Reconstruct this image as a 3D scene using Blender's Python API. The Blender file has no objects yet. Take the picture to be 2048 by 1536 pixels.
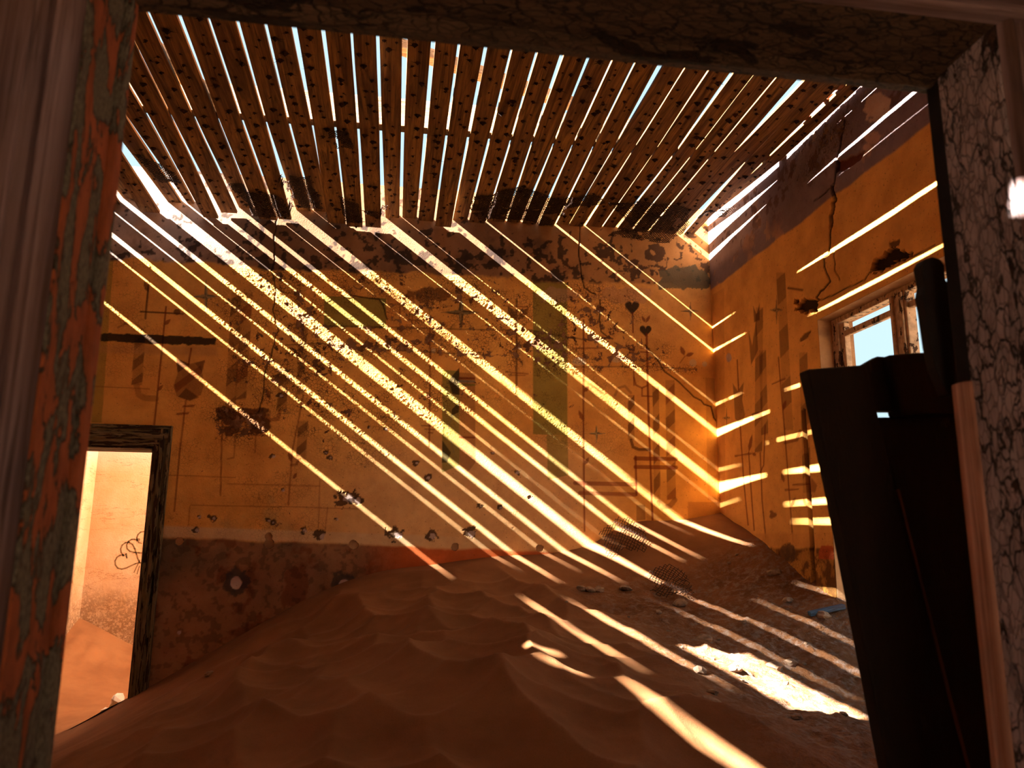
import bpy, math, random
import numpy as np
from mathutils import Vector, Matrix

# ------------------------------------------------------------------ camera, sky, sun, exposure
sc = bpy.context.scene
COL = sc.collection
YAW, PIT, ROL, FPX = 0.15449217, 0.19721333, 0.00826275, 1553.14   # surveyed camera (frame 2048 x 1536)
EYE = np.array([0.0, 0.0, 1.5])
_f = np.array([math.sin(YAW) * math.cos(PIT), math.cos(YAW) * math.cos(PIT), math.sin(PIT)])
_r = np.array([math.cos(YAW), -math.sin(YAW), 0.0]); _u = np.cross(_r, _f)
_c, _s = math.cos(ROL), math.sin(ROL)
RR = _c * _r + _s * _u; UU = -_s * _r + _c * _u
cd = bpy.data.cameras.new('camera'); cam = bpy.data.objects.new('camera', cd); COL.objects.link(cam)
cam.matrix_world = Matrix(((RR[0], UU[0], -_f[0], EYE[0]), (RR[1], UU[1], -_f[1], EYE[1]), (RR[2], UU[2], -_f[2], EYE[2]), (0, 0, 0, 1)))
cd.sensor_width = 36; cd.lens = FPX * 36 / 2048; cd.clip_start = 0.02
cd.dof.use_dof = True; cd.dof.focus_distance = 4.6; cd.dof.aperture_fstop = 6.3
sc.camera = cam

SKY = (0.64, 0.88, 1.0); SKY_STRENGTH = 0.82
SUN_STRENGTH = 112.0; SUN_COL = (1.0, 0.95, 0.84)
SLOPE, KY = 0.76, 0.20          # sun: drop per metre travelled in +X, drift in +Y per metre of drop
w = bpy.data.worlds.new('sky'); sc.world = w; w.use_nodes = True
bg = w.node_tree.nodes['Background']; bg.inputs[0].default_value = (*SKY, 1); bg.inputs[1].default_value = SKY_STRENGTH
sd = bpy.data.lights.new('sun', 'SUN'); sun = bpy.data.objects.new('sun', sd); COL.objects.link(sun)
sd.energy = SUN_STRENGTH; sd.color = SUN_COL; sd.angle = math.radians(0.53)
sun_dir = Vector((1.0, KY * SLOPE, -SLOPE)).normalized()
sun.rotation_euler = sun_dir.to_track_quat('-Z', 'Y').to_euler(); sun.location = (-4, 2, 6)
vs = sc.view_settings
vs.view_transform = 'Standard'; vs.look = 'None'; vs.gamma = 1.0; vs.exposure = 0.42; vs.use_curve_mapping = False
sc.cycles.max_bounces = 10; sc.cycles.diffuse_bounces = 8

# ------------------------------------------------------------------ survey helpers
def ray(x, y): return _f * FPX + RR * (x - 1024) - UU * (y - 768)
def atY(x, y, Y): d = ray(x, y); return EYE + d * (Y / d[1])
def atX(x, y, X): d = ray(x, y); return EYE + d * (X / d[0])
def atZ(x, y, Z): d = ray(x, y); return EYE + d * ((Z - 1.5) / d[2])
def proj(P):
    v = P - EYE; z = v @ _f
    return 1024 + FPX * (v @ RR) / z, 768 - FPX * (v @ UU) / z

D, XR, XL, YF = 5.2, 2.29, -3.2, 0.95      # back wall, right wall, left wall, inner face of front wall
WT = 0.30                                  # wall thickness
ZTOP = 3.95
rng = np.random.default_rng(7); random.seed(7)

# ------------------------------------------------------------------ mesh helpers
def link(name, me, mat=None, parent=None):
    o = bpy.data.objects.new(name, me); COL.objects.link(o)
    if mat is not None and me is not None:
        for m in (mat if isinstance(mat, (list, tuple)) else [mat]): me.materials.append(m)
    if parent is not None: o.parent = parent
    return o
def tag(o, label=None, cat=None, group=None, kind=None):
    if label: o['label'] = label
    if cat: o['category'] = cat
    if group: o['group'] = group
    if kind: o['kind'] = kind
    return o
def empty(name, loc=(0, 0, 0)):
    o = bpy.data.objects.new(name, None); COL.objects.link(o); o.location = loc; o.empty_display_size = 0.1
    return o
class MB:
    def __init__(s): s.v = []; s.f = []
    def add(s, vs, fs):
        b = len(s.v); s.v += [tuple(map(float, p)) for p in vs]; s.f += [tuple(i + b for i in f) for f in fs]; return s
    def box(s, x0, x1, y0, y1, z0, z1):
        return s.add([(x0, y0, z0), (x1, y0, z0), (x1, y1, z0), (x0, y1, z0), (x0, y0, z1), (x1, y0, z1), (x1, y1, z1), (x0, y1, z1)],
                     [(0, 3, 2, 1), (4, 5, 6, 7), (0, 1, 5, 4), (1, 2, 6, 5), (2, 3, 7, 6), (3, 0, 4, 7)])
    def prism(s, poly, ext):
        """closed polygon (list of 3D points, counter-clockwise seen against ext) extruded by vector ext"""
        n = len(poly); e = np.array(ext)
        top = [tuple(np.array(p) + e) for p in poly]
        return s.add(list(poly) + top, [tuple(reversed(range(n))), tuple(range(n, 2 * n))] + [(i, (i + 1) % n, n + (i + 1) % n, n + i) for i in range(n)])
    def bar(s, a, b, w, h, up=(0, 0, 1)):
        a, b = Vector(a), Vector(b); d = (b - a).normalized(); up = Vector(up)
        x = d.cross(up).normalized() * (w / 2); y = x.cross(d).normalized() * (h / 2)
        p = [a - x - y, a + x - y, a + x + y, a - x + y]; q = [b - x - y, b + x - y, b + x + y, b - x + y]
        return s.add(p + q, [(0, 1, 2, 3), (7, 6, 5, 4), (0, 4, 5, 1), (1, 5, 6, 2), (2, 6, 7, 3), (3, 7, 4, 0)])
    def mesh(s, name, smooth=False):
        me = bpy.data.meshes.new(name); me.from_pydata(s.v, [], s.f); me.update()
        import bmesh
        bm = bmesh.new(); bm.from_mesh(me); bmesh.ops.recalc_face_normals(bm, faces=bm.faces); bm.to_mesh(me); bm.free()
        if smooth: me.polygons.foreach_set('use_smooth', [True] * len(me.polygons))
        return me
    def build(s, name, mat, parent=None, bevel=0.0, smooth=False):
        o = link(name, s.mesh(name, smooth), mat, parent)
        if bevel:
            m = o.modifiers.new('bevel', 'BEVEL'); m.width = bevel; m.segments = 2; m.limit_method = 'ANGLE'
        return o
def grid_mesh(name, P, keep=None, flip=False, smooth=True):
    """P: (nu, nv, 3) array; keep: (nu-1, nv-1) bool of cells"""
    nu, nv = P.shape[:2]
    idx = np.arange(nu * nv).reshape(nu, nv)
    q = np.stack([idx[:-1, :-1], idx[1:, :-1], idx[1:, 1:], idx[:-1, 1:]], -1)
    q = q[keep] if keep is not None else q.reshape(-1, 4)
    if flip: q = q[:, ::-1]
    me = bpy.data.meshes.new(name)
    me.vertices.add(nu * nv); me.vertices.foreach_set('co', P.reshape(-1).astype(np.float32))
    n = len(q)
    me.loops.add(n * 4); me.loops.foreach_set('vertex_index', q.reshape(-1).astype(np.int32))
    me.polygons.add(n); me.polygons.foreach_set('loop_start', np.arange(0, n * 4, 4, dtype=np.int32))
    me.polygons.foreach_set('loop_total', np.full(n, 4, np.int32))
    me.polygons.foreach_set('use_smooth', np.full(n, smooth))
    me.update(calc_edges=True); me.validate()
    return me
def set_col(me, name, c):
    a = me.attributes.new(name, 'FLOAT_COLOR', 'POINT')
    a.data.foreach_set('color', np.concatenate([c, np.ones((len(c), 1))], 1).astype(np.float32).reshape(-1))
def set_f(me, name, v):
    a = me.attributes.new(name, 'FLOAT', 'POINT'); a.data.foreach_set('value', v.astype(np.float32))

# numpy noise
_TAB = {}
def vnoise(x, y, seed):
    if seed not in _TAB: _TAB[seed] = np.random.default_rng(seed).random((256, 256))
    T = _TAB[seed]
    xi = np.floor(x).astype(int); yi = np.floor(y).astype(int); fx = x - xi; fy = y - yi
    fx = fx * fx * (3 - 2 * fx); fy = fy * fy * (3 - 2 * fy)
    a = T[xi % 256, yi % 256]; b = T[(xi + 1) % 256, yi % 256]; c = T[xi % 256, (yi + 1) % 256]; d = T[(xi + 1) % 256, (yi + 1) % 256]
    return (a * (1 - fx) + b * fx) * (1 - fy) + (c * (1 - fx) + d * fx) * fy
def fbm(x, y, seed, oct=5):
    t = 0; a = 0.5; n = 0
    for i in range(oct):
        t = t + a * vnoise(x * 2 ** i + 17.3 * i, y * 2 ** i + 5.1 * i, seed + i); n += a; a *= 0.55
    return t / n
def sstep(a, b, x):
    t = np.clip((x - a) / (b - a), 0, 1); return t * t * (3 - 2 * t)
def lin(r, g, b):
    f = lambda v: ((v / 255 + 0.055) / 1.055) ** 2.4 if v > 10 else v / 255 / 12.92
    return np.array([f(r), f(g), f(b)])

# ------------------------------------------------------------------ node helpers
class NT:
    def __init__(s, name, rough=0.9):
        s.m = bpy.data.materials.new(name); s.m.use_nodes = True; s.t = s.m.node_tree; s.n = s.t.nodes; s.L = s.t.links
        s.b = s.n['Principled BSDF']; s.b.inputs['Roughness'].default_value = rough
        s.b.inputs['Specular IOR Level'].default_value = 0.2
        s.out = s.n['Material Output']
    def put(s, sock, v):
        if isinstance(v, bpy.types.NodeSocket): s.L.new(v, sock)
        elif isinstance(v, (tuple, list, np.ndarray)) and sock.type == 'RGBA': sock.default_value = (*[float(q) for q in v][:3], 1)
        else: sock.default_value = v
    def node(s, t, **k):
        n = s.n.new(t)
        for a, v in k.items(): setattr(n, a, v)
        return n
    def attr(s, name, out='Fac'):
        n = s.node('ShaderNodeAttribute', attribute_name=name); return n.outputs[out]
    def coord(s, out='Object', scale=(1, 1, 1), rand=False, rot=(0, 0, 0)):
        tc = s.node('ShaderNodeTexCoord'); v = tc.outputs[out]
        if rand:
            oi = s.node('ShaderNodeObjectInfo'); a = s.node('ShaderNodeVectorMath', operation='MULTIPLY_ADD')
            c = s.node('ShaderNodeCombineXYZ')
            for i in range(3): s.L.new(oi.outputs['Random'], c.inputs[i])
            s.L.new(c.outputs[0], a.inputs[0]); a.inputs[1].default_value = (17, 31, 23); s.L.new(v, a.inputs[2]); v = a.outputs[0]
        mp = s.node('ShaderNodeMapping'); s.L.new(v, mp.inputs[0]); mp.inputs['Scale'].default_value = scale; mp.inputs['Rotation'].default_value = rot
        return mp.outputs[0]
    def noise(s, v, scale, detail=4, rough=0.55, dist=0.0, out='Fac'):
        n = s.node('ShaderNodeTexNoise'); s.L.new(v, n.inputs['Vector'])
        n.inputs['Scale'].default_value = scale; n.inputs['Detail'].default_value = detail; n.inputs['Roughness'].default_value = rough; n.inputs['Distortion'].default_value = dist
        return n.outputs[out]
    def voro(s, v, scale, feature='DISTANCE_TO_EDGE', rnd=1.0, out='Distance'):
        n = s.node('ShaderNodeTexVoronoi', feature=feature); s.L.new(v, n.inputs['Vector']); n.inputs['Scale'].default_value = scale; n.inputs['Randomness'].default_value = rnd
        return n.outputs[out]
    def math(s, op, a, b=0.0, c=0.0, clamp=False):
        n = s.node('ShaderNodeMath', operation=op, use_clamp=clamp)
        for i, q in enumerate((a, b, c)): s.put(n.inputs[i], q)
        return n.outputs[0]
    def rng(s, v, a, b, c=0.0, d=1.0, smooth=True):
        n = s.node('ShaderNodeMapRange', interpolation_type='SMOOTHSTEP' if smooth else 'LINEAR')
        for i, q in zip(('Value', 'From Min', 'From Max', 'To Min', 'To Max'), (v, a, b, c, d)): s.put(n.inputs[i], q)
        return n.outputs[0]
    def mix(s, f, a, b, mode='MIX'):
        n = s.node('ShaderNodeMix', data_type='RGBA', blend_type=mode)
        s.put(n.inputs[0], f); s.put(n.inputs[6], a); s.put(n.inputs[7], b); return n.outputs[2]
    def warp(s, v, scale, amt):
        nz = s.node('ShaderNodeTexNoise'); s.L.new(v, nz.inputs['Vector']); nz.inputs['Scale'].default_value = scale; nz.inputs['Detail'].default_value = 3
        a = s.node('ShaderNodeVectorMath', operation='MULTIPLY_ADD'); s.L.new(nz.outputs['Color'], a.inputs[0]); a.inputs[1].default_value = (amt,) * 3; s.L.new(v, a.inputs[2])
        return a.outputs[0]
    def color(s, v): s.put(s.b.inputs['Base Color'], v)
    def bump(s, h, dist=0.01, strength=1.0):
        n = s.node('ShaderNodeBump'); s.L.new(h, n.inputs['Height']); n.inputs['Distance'].default_value = dist; n.inputs['Strength'].default_value = strength
        s.L.new(n.outputs[0], s.b.inputs['Normal'])
    def disp(s, h):
        n = s.node('ShaderNodeDisplacement'); s.L.new(h, n.inputs['Height']); n.inputs['Midlevel'].default_value = 0; n.inputs['Scale'].default_value = 1
        s.L.new(n.outputs[0], s.out.inputs['Displacement']); s.m.displacement_method = 'BOTH'

# ------------------------------------------------------------------ materials
def mat_painted_wall(name, under_a, under_b):
    t = NT(name, 0.92); v = t.coord('Object')
    paint = t.attr('paint', 'Color'); peel = t.attr('peel'); dep = t.attr('dep'); strip = t.attr('rough')
    n1 = t.noise(v, 15, 9, 0.66, 0.3)
    thr = t.math('MULTIPLY_ADD', peel, 0.30, 0.245)
    d = t.math('SUBTRACT', n1, thr)
    lay = t.rng(d, -0.004, 0.004)                                   # 1 = paint still there
    cv = t.voro(t.warp(v, 22, 0.03), 48)
    crk = t.math('MULTIPLY', t.rng(cv, 0.02, 0.07, 1, 0), t.rng(peel, 0.12, 0.5, 0, 1))
    crk = t.math('MULTIPLY', crk, t.rng(t.noise(v, 7, 2), 0.42, 0.58, 0, 1))
    grit = t.noise(v, 120, 4, 0.7)
    dirt = t.noise(v, 5, 8, 0.65)
    spk = t.rng(t.noise(v, 75, 3, 0.6), 0.31, 0.36, 1, 0)           # small pits
    c = t.mix(t.rng(dirt, 0.3, 0.75, 0.0, 0.34), paint, (0.25, 0.11, 0.04), 'MULTIPLY')
    c = t.mix(t.math('MULTIPLY', crk, 0.8), c, (0.045, 0.02, 0.01))
    c = t.mix(t.math('MULTIPLY', spk, 0.55), c, (0.08, 0.035, 0.018))
    und = t.mix(t.rng(t.noise(v, 9, 5), 0.4, 0.6), under_a, under_b)
    c = t.mix(lay, und, c)
    t.color(c)
    curl = t.math('MULTIPLY', t.rng(d, 0.0, 0.035, 1, 0), lay)
    curl = t.math('MULTIPLY', curl, t.rng(t.noise(v, 16, 2), 0.45, 0.6, 0.15, 1))
    cell = t.node('ShaderNodeSeparateColor'); t.L.new(t.voro(t.warp(v, 22, 0.03), 48, 'F1', 1.0, 'Color'), cell.inputs[0])
    scale_ = t.math('MULTIPLY', t.math('MULTIPLY', lay, t.rng(peel, .1, .5)), cell.outputs[0])
    h = t.math('MULTIPLY', lay, 0.0016)
    h = t.math('MULTIPLY_ADD', scale_, 0.0022, h)
    h = t.math('MULTIPLY_ADD', t.math('MULTIPLY', scale_, t.rng(cv, 0.0, 0.3, 1, 0)), 0.0026, h)
    h = t.math('MULTIPLY_ADD', curl, 0.0045, h)
    h = t.math('MULTIPLY_ADD', grit, t.math('MULTIPLY_ADD', strip, 0.0022, 0.0013), h)
    h = t.math('MULTIPLY_ADD', crk, -0.0012, h)
    h = t.math('MULTIPLY_ADD', spk, -0.0016, h)
    h = t.math('MULTIPLY_ADD', t.math('SUBTRACT', t.noise(v, 2.2, 3), .5), 0.006, h)
    h = t.math('MULTIPLY_ADD', t.math('MULTIPLY', peel, t.noise(v, 52, 3, .6)), 0.0065, h)
    h = t.math('SUBTRACT', h, 0.0035)
    h = t.math('SUBTRACT', h, dep)
    t.disp(h); return t.m
def mat_plaster(name, c1, c2, bump=0.004):
    t = NT(name, 0.95); v = t.coord('Object')
    t.color(t.mix(t.rng(t.noise(v, 4, 8, 0.65), 0.3, 0.7), c1, c2)); t.bump(t.noise(v, 40, 6, 0.7), bump); return t.m
def mat_wood(name, dark, light, stretch=(28, 1.3, 28), scale=1.0, bump=0.003, rough=0.85):
    t = NT(name, rough); v = t.coord('Object', stretch, rand=True)
    g = t.noise(v, scale, 7, 0.6, 1.2); fine = t.noise(v, scale * 6, 4, 0.6)
    blot = t.noise(t.coord('Object', (1, 1, 1), rand=True), 5, 4)
    c = t.mix(t.rng(g, 0.32, 0.68), dark, light)
    c = t.mix(t.rng(fine, 0.5, 0.72, 0, 0.75), c, [q * 0.4 for q in dark])
    c = t.mix(t.rng(blot, 0.35, 0.75, 0.45, 0), c, (0.14, 0.06, 0.03))
    t.color(c); t.bump(t.math('ADD', g, fine), bump); return t.m
def mat_flaked(name, paint, wood, stretch, cover=0.5, scale=3.2, crack=None, bump=0.004, edge=(0.02, 0.012, 0.008)):
    """old paint flaking off weathered timber"""
    t = NT(name, 0.8); v = t.coord('Object', stretch)
    n = t.noise(v, scale, 6, 0.6, 0.4); lay = t.rng(n, cover - 0.015, cover + 0.015)
    grain = t.noise(t.coord('Object', [q * 6 for q in stretch]), scale * 3, 5, 0.6)
    w_ = t.mix(t.rng(grain, 0.3, 0.7), [q * 0.35 for q in wood], wood)
    p_ = t.mix(t.rng(t.noise(v, scale * 2.3, 5), 0.3, 0.7), [q * 0.62 for q in paint], paint)
    rim = t.math('MULTIPLY', t.rng(n, cover - 0.05, cover, 0, 1), t.rng(n, cover, cover + 0.01, 1, 0))
    c = t.mix(lay, w_, p_); c = t.mix(t.math('MULTIPLY', rim, 0.7), c, edge)
    h = t.math('MULTIPLY_ADD', lay, 1.0, t.math('MULTIPLY', grain, 0.5))
    if crack:
        cv = t.voro(t.warp(t.coord('Object', crack), 1.3, 1.3), 1.0); k = t.rng(cv, 0.01, 0.065, 1, 0); k = t.math('MULTIPLY', k, t.rng(t.noise(t.coord('Object', crack), .35, 3), .38, .5, .45, 1))
        cv2 = t.voro(t.warp(t.coord('Object', [q * 2.6 for q in crack]), 0.9, 0.5), 1.0); k2 = t.math('MULTIPLY', t.rng(cv2, 0.01, 0.06, 1, 0), 0.45)
        k = t.math('MAXIMUM', k, k2)
        c = t.mix(t.math('MULTIPLY', k, 0.93), c, edge); h = t.math('SUBTRACT', h, t.math('MULTIPLY', k, 1.5))
    t.color(c); t.bump(h, bump); return t.m
def mat_flat(name, c, rough=0.9, metal=0.0, noise=0.4, scale=30):
    t = NT(name, rough); t.b.inputs['Metallic'].default_value = metal
    v = t.coord('Object', rand=True); n = t.noise(v, scale, 5)
    t.color(t.mix(t.rng(n, 0.3, 0.7), [q * (1 - noise) for q in c], c)); t.bump(n, 0.003); return t.m
def mat_sand(name, c1, c2):
    t = NT(name, 0.95); v = t.coord('Object')
    g = t.noise(v, 420, 2, 0.5); m = t.noise(v, 2.5, 6, 0.6); rub = t.attr('rub')
    c = t.mix(t.rng(m, 0.3, 0.7), c1, c2)
    c = t.mix(t.math('MULTIPLY', t.rng(g, 0.5, 0.75), 0.35), c, [q * 0.45 for q in c1])
    c = t.mix(t.math('MULTIPLY', rub, t.rng(t.noise(v, 26, 6, 0.7), 0.45, 0.65, 0, 0.75)), c, (0.26, 0.19, 0.16))
    t.color(c)
    h = t.math('MULTIPLY_ADD', t.noise(v, 60, 5, 0.65), t.math('MULTIPLY_ADD', rub, 2.4, 0.14), t.math('MULTIPLY', g, 0.12))
    t.bump(h, 0.008); return t.m

OCHRE = lin(234, 174, 92)
M_wall_b = mat_painted_wall('ochre_mural_plaster', (0.13, 0.055, 0.025), (0.26, 0.135, 0.07))
M_wall_r = mat_painted_wall('ochre_side_plaster', (0.12, 0.06, 0.035), (0.25, 0.15, 0.10))
M_core = mat_plaster('rough_masonry', lin(190, 150, 110), lin(140, 105, 75))
M_next = None
M_slat = mat_wood('weathered_lath', (0.055, 0.022, 0.008), (0.31, 0.160, 0.048))
M_joist = mat_wood('sunbleached_joist', (0.30, 0.21, 0.14), (0.62, 0.48, 0.34), stretch=(1.2, 30, 30))
M_rust = mat_flat('rusted_metal', (0.035, 0.014, 0.008), 0.9, 0.0, 0.5, 80)
M_sand = mat_sand('dune_sand', lin(112, 72, 42), lin(134, 90, 57))
M_sand2 = mat_sand('side_room_sand', lin(128, 84, 50), lin(146, 100, 62))
M_jamb_l = mat_flaked('orange_flaking_paint', lin(176, 92, 55), lin(126, 116, 100), (9, 9, 3.0), 0.51, 3.0, edge=(0.02, 0.012, 0.01))
M_casing = mat_wood('grey_lilac_casing', lin(58, 44, 46), lin(150, 124, 128), stretch=(26, 26, 1.0), bump=0.002)
M_casing_t = mat_wood('grey_lilac_head_casing', lin(58, 44, 46), lin(150, 124, 128), stretch=(1.0, 26, 26), bump=0.002)
M_jamb_r = mat_flaked('crackled_lilac_paint', lin(172, 148, 150), lin(96, 64, 50), (6, 6, 2.2), 0.38, 3.0, crack=(46, 46, 17), bump=0.005)
M_head = mat_flaked('crackled_brown_paint', lin(92, 66, 50), lin(54, 34, 24), (2.2, 6, 6), 0.42, 3.0, crack=(18, 50, 50), bump=0.005)
M_bead = mat_wood('pink_bead', lin(150, 96, 76), lin(214, 160, 140), stretch=(26, 26, 1.0), bump=0.002)
M_bead2 = mat_wood('brown_moulding', lin(40, 25, 16), lin(74, 48, 30), stretch=(26, 26, 1.0), bump=0.002)
M_door = mat_flaked('dark_brown_door', lin(26, 16, 10), lin(46, 28, 17), (6, 6, 1.2), 0.36, 3.0, bump=0.003)
M_iron = mat_flat('black_iron', (0.012, 0.008, 0.007), 0.7)
M_trim2 = mat_flaked('worn_grey_green_casing', lin(128, 114, 88), lin(70, 50, 34), (16, 16, 2.0), 0.47, 3.0, bump=0.004)
M_trim2h = mat_flaked('worn_grey_green_head', lin(128, 114, 88), lin(70, 50, 34), (2.0, 16, 16), 0.47, 3.0, bump=0.004)
M_win = mat_flaked('worn_window_paint', lin(206, 176, 146), lin(92, 62, 44), (5, 9, 5), 0.43, 3.0, bump=0.003)
M_stone = mat_flat('plaster_rubble', (0.33, 0.22, 0.15), 0.95, 0, 0.5, 40)
M_brick = mat_flat('rubble_brick', (0.30, 0.11, 0.05), 0.95, 0, 0.5, 40)
M_blue = mat_wood('blue_painted_plank', lin(30, 60, 92), lin(62, 112, 150), stretch=(4, 40, 40))
M_white = mat_flat('white_plaster_chunk', (0.82, 0.70, 0.55), 0.95, 0, 0.15, 20)
M_ground = mat_plaster('desert_ground', lin(170, 140, 110), lin(150, 120, 92))
M_ochre = mat_plaster('plain_ochre_plaster', OCHRE, OCHRE * .7)
M_rear = mat_plaster('grey_passage_plaster', lin(140, 132, 138), lin(112, 102, 106))

# ------------------------------------------------------------------ painted walls (paint is baked on a fine grid in wall coordinates)
class Canvas:
    def __init__(s, P):
        s.P = P; s.x, s.y = proj(P); n = len(P)
        s.col = np.zeros((n, 3)); s.peel = np.zeros(n); s.dep = np.zeros(n); s.rough = np.zeros(n)
    def fill(s, m, c): s.col += (np.asarray(c) - s.col) * m[:, None]
    def box_sel(s, x0, x1, y0, y1): return np.nonzero((s.x > x0) & (s.x < x1) & (s.y > y0) & (s.y < y1))[0]
    def _apply(s, i, m, c, al, peel, dep):
        m = m * al
        if c is not None: s.col[i] += (np.asarray(c) - s.col[i]) * m[:, None]
        if peel: s.peel[i] = np.maximum(s.peel[i], m * peel) if peel > 0 else s.peel[i] * (1 + m * peel)
        if dep: s.dep[i] = np.maximum(s.dep[i], m * dep)
    def line(s, pts, wd, c, al=0.8, peel=0, dep=0, soft=1.2):
        pts = np.array(pts, float); r = wd / 2 + soft + 1
        i = s.box_sel(pts[:, 0].min() - r, pts[:, 0].max() + r, pts[:, 1].min() - r, pts[:, 1].max() + r)
        if not len(i): return
        x, y = s.x[i], s.y[i]; d = np.full(len(i), 1e9)
        for a, b in zip(pts[:-1], pts[1:]):
            e = b - a; t = np.clip(((x - a[0]) * e[0] + (y - a[1]) * e[1]) / max(e @ e, 1e-9), 0, 1)
            d = np.minimum(d, np.hypot(x - a[0] - t * e[0], y - a[1] - t * e[1]))
        s._apply(i, np.clip((wd / 2 - d) / soft + 0.5, 0, 1), c, al, peel, dep)
    def poly(s, pts, c, al=0.8, peel=0, dep=0, soft=1.2, rag=0.0, rs=0.09):
        pts = np.array(pts, float); r = soft + 2 + rag
        i = s.box_sel(pts[:, 0].min() - r, pts[:, 0].max() + r, pts[:, 1].min() - r, pts[:, 1].max() + r)
        if not len(i): return
        x, y = s.x[i], s.y[i]; d = np.full(len(i), 1e9); ins = np.zeros(len(i), bool)
        for a, b in zip(pts, np.roll(pts, -1, 0)):
            e = b - a; t = np.clip(((x - a[0]) * e[0] + (y - a[1]) * e[1]) / max(e @ e, 1e-9), 0, 1)
            d = np.minimum(d, np.hypot(x - a[0] - t * e[0], y - a[1] - t * e[1]))
            if abs(e[1]) > 1e-9:
                ins ^= ((a[1] > y) != (b[1] > y)) & (x < e[0] * (y - a[1]) / e[1] + a[0])
        sd_ = np.where(ins, d, -d)
        if rag: sd_ = sd_ + rag * 2 * (fbm(x * rs, y * rs, 91, 4) - 0.5)
        s._apply(i, np.clip(sd_ / soft + 0.5, 0, 1), c, al, peel, dep)
    def blob(s, x, y, rx, ry, c=None, al=1.0, peel=0, dep=0, rag=0.5, soft=0.15, seed=3, fr=0.07):
        i = s.box_sel(x - rx * 1.8, x + rx * 1.8, y - ry * 1.8, y + ry * 1.8)
        if not len(i): return
        q = np.hypot((s.x[i] - x) / rx, (s.y[i] - y) / ry) + rag * 2 * (fbm(s.x[i] * fr, s.y[i] * fr, seed, 4) - 0.5)
        s._apply(i, np.clip((1 - q) / soft + 0.5, 0, 1), c, al, peel, dep)
    def star(s, x, y, rx, ry, ca, cb):
        k = 0.13
        for sx, sy in ((1, -1), (1, 1), (-1, 1), (-1, -1)):
            a, b = (ca, cb) if sx * sy > 0 else (cb, ca)
            s.poly([(x, y), (x, y + sy * ry), (x + sx * rx * k, y + sy * ry * k)], a, 0.9, soft=0.9)
            s.poly([(x, y), (x + sx * rx * k, y + sy * ry * k), (x + sx * rx, y)], b, 0.9, soft=0.9)
    def heart(s, x, y, r, c):
        t = np.linspace(0, 2 * np.pi, 26)[:-1]
        s.poly(np.stack([x + r * np.sin(t) ** 3, y - r * (0.81 * np.cos(t) - 0.31 * np.cos(2 * t) - 0.12 * np.cos(3 * t) - 0.06 * np.cos(4 * t)) * 1.1], 1), c, 0.93)
    def leaf(s, a, b, w_, c, al=0.75):
        a, b = np.array(a, float), np.array(b, float); n = np.array([-(b - a)[1], (b - a)[0]]); n = n / np.hypot(*n) * w_ / 2
        s.poly([a, a * .65 + b * .35 + n, a * .3 + b * .7 + n * .8, b, a * .3 + b * .7 - n * .8, a * .65 + b * .35 - n], c, al)
BRN, RED, DRK, OLV, BLK = lin(126, 78, 40), lin(120, 48, 22), lin(74, 38, 22), lin(118, 118, 50), lin(30, 22, 18)
GRY, LIL, CRM, BEI = lin(120, 116, 100), lin(200, 178, 172), lin(212, 180, 140), lin(214, 174, 128)

def banded(c, x0, x1, ya, yb, lean, c1, c2, al=0.62, step=46, ph=0):
    al = al * .9
    """a painted upright ribbon with slanted darker segments; lean = sideways drift over its height"""
    c.poly([(x0 + lean, ya), (x1 + lean, ya), (x1, yb), (x0, yb)], c1, al * 0.7)
    y = ya + ph; k = 0
    while y < yb - 10:
        y2 = min(y + step * 0.5, yb); q = lambda yy: lean * (yb - yy) / (yb - ya)
        c.poly([(x0 + q(y + 14), min(y + 14, yb)), (x1 + q(y - 4), max(y - 4, ya)), (x1 + q(y2 - 4), y2 - 4), (x0 + q(y2 + 14), min(y2 + 14, yb))], c2 if k % 2 == 0 else DRK, al)
        y += step; k += 1

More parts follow.
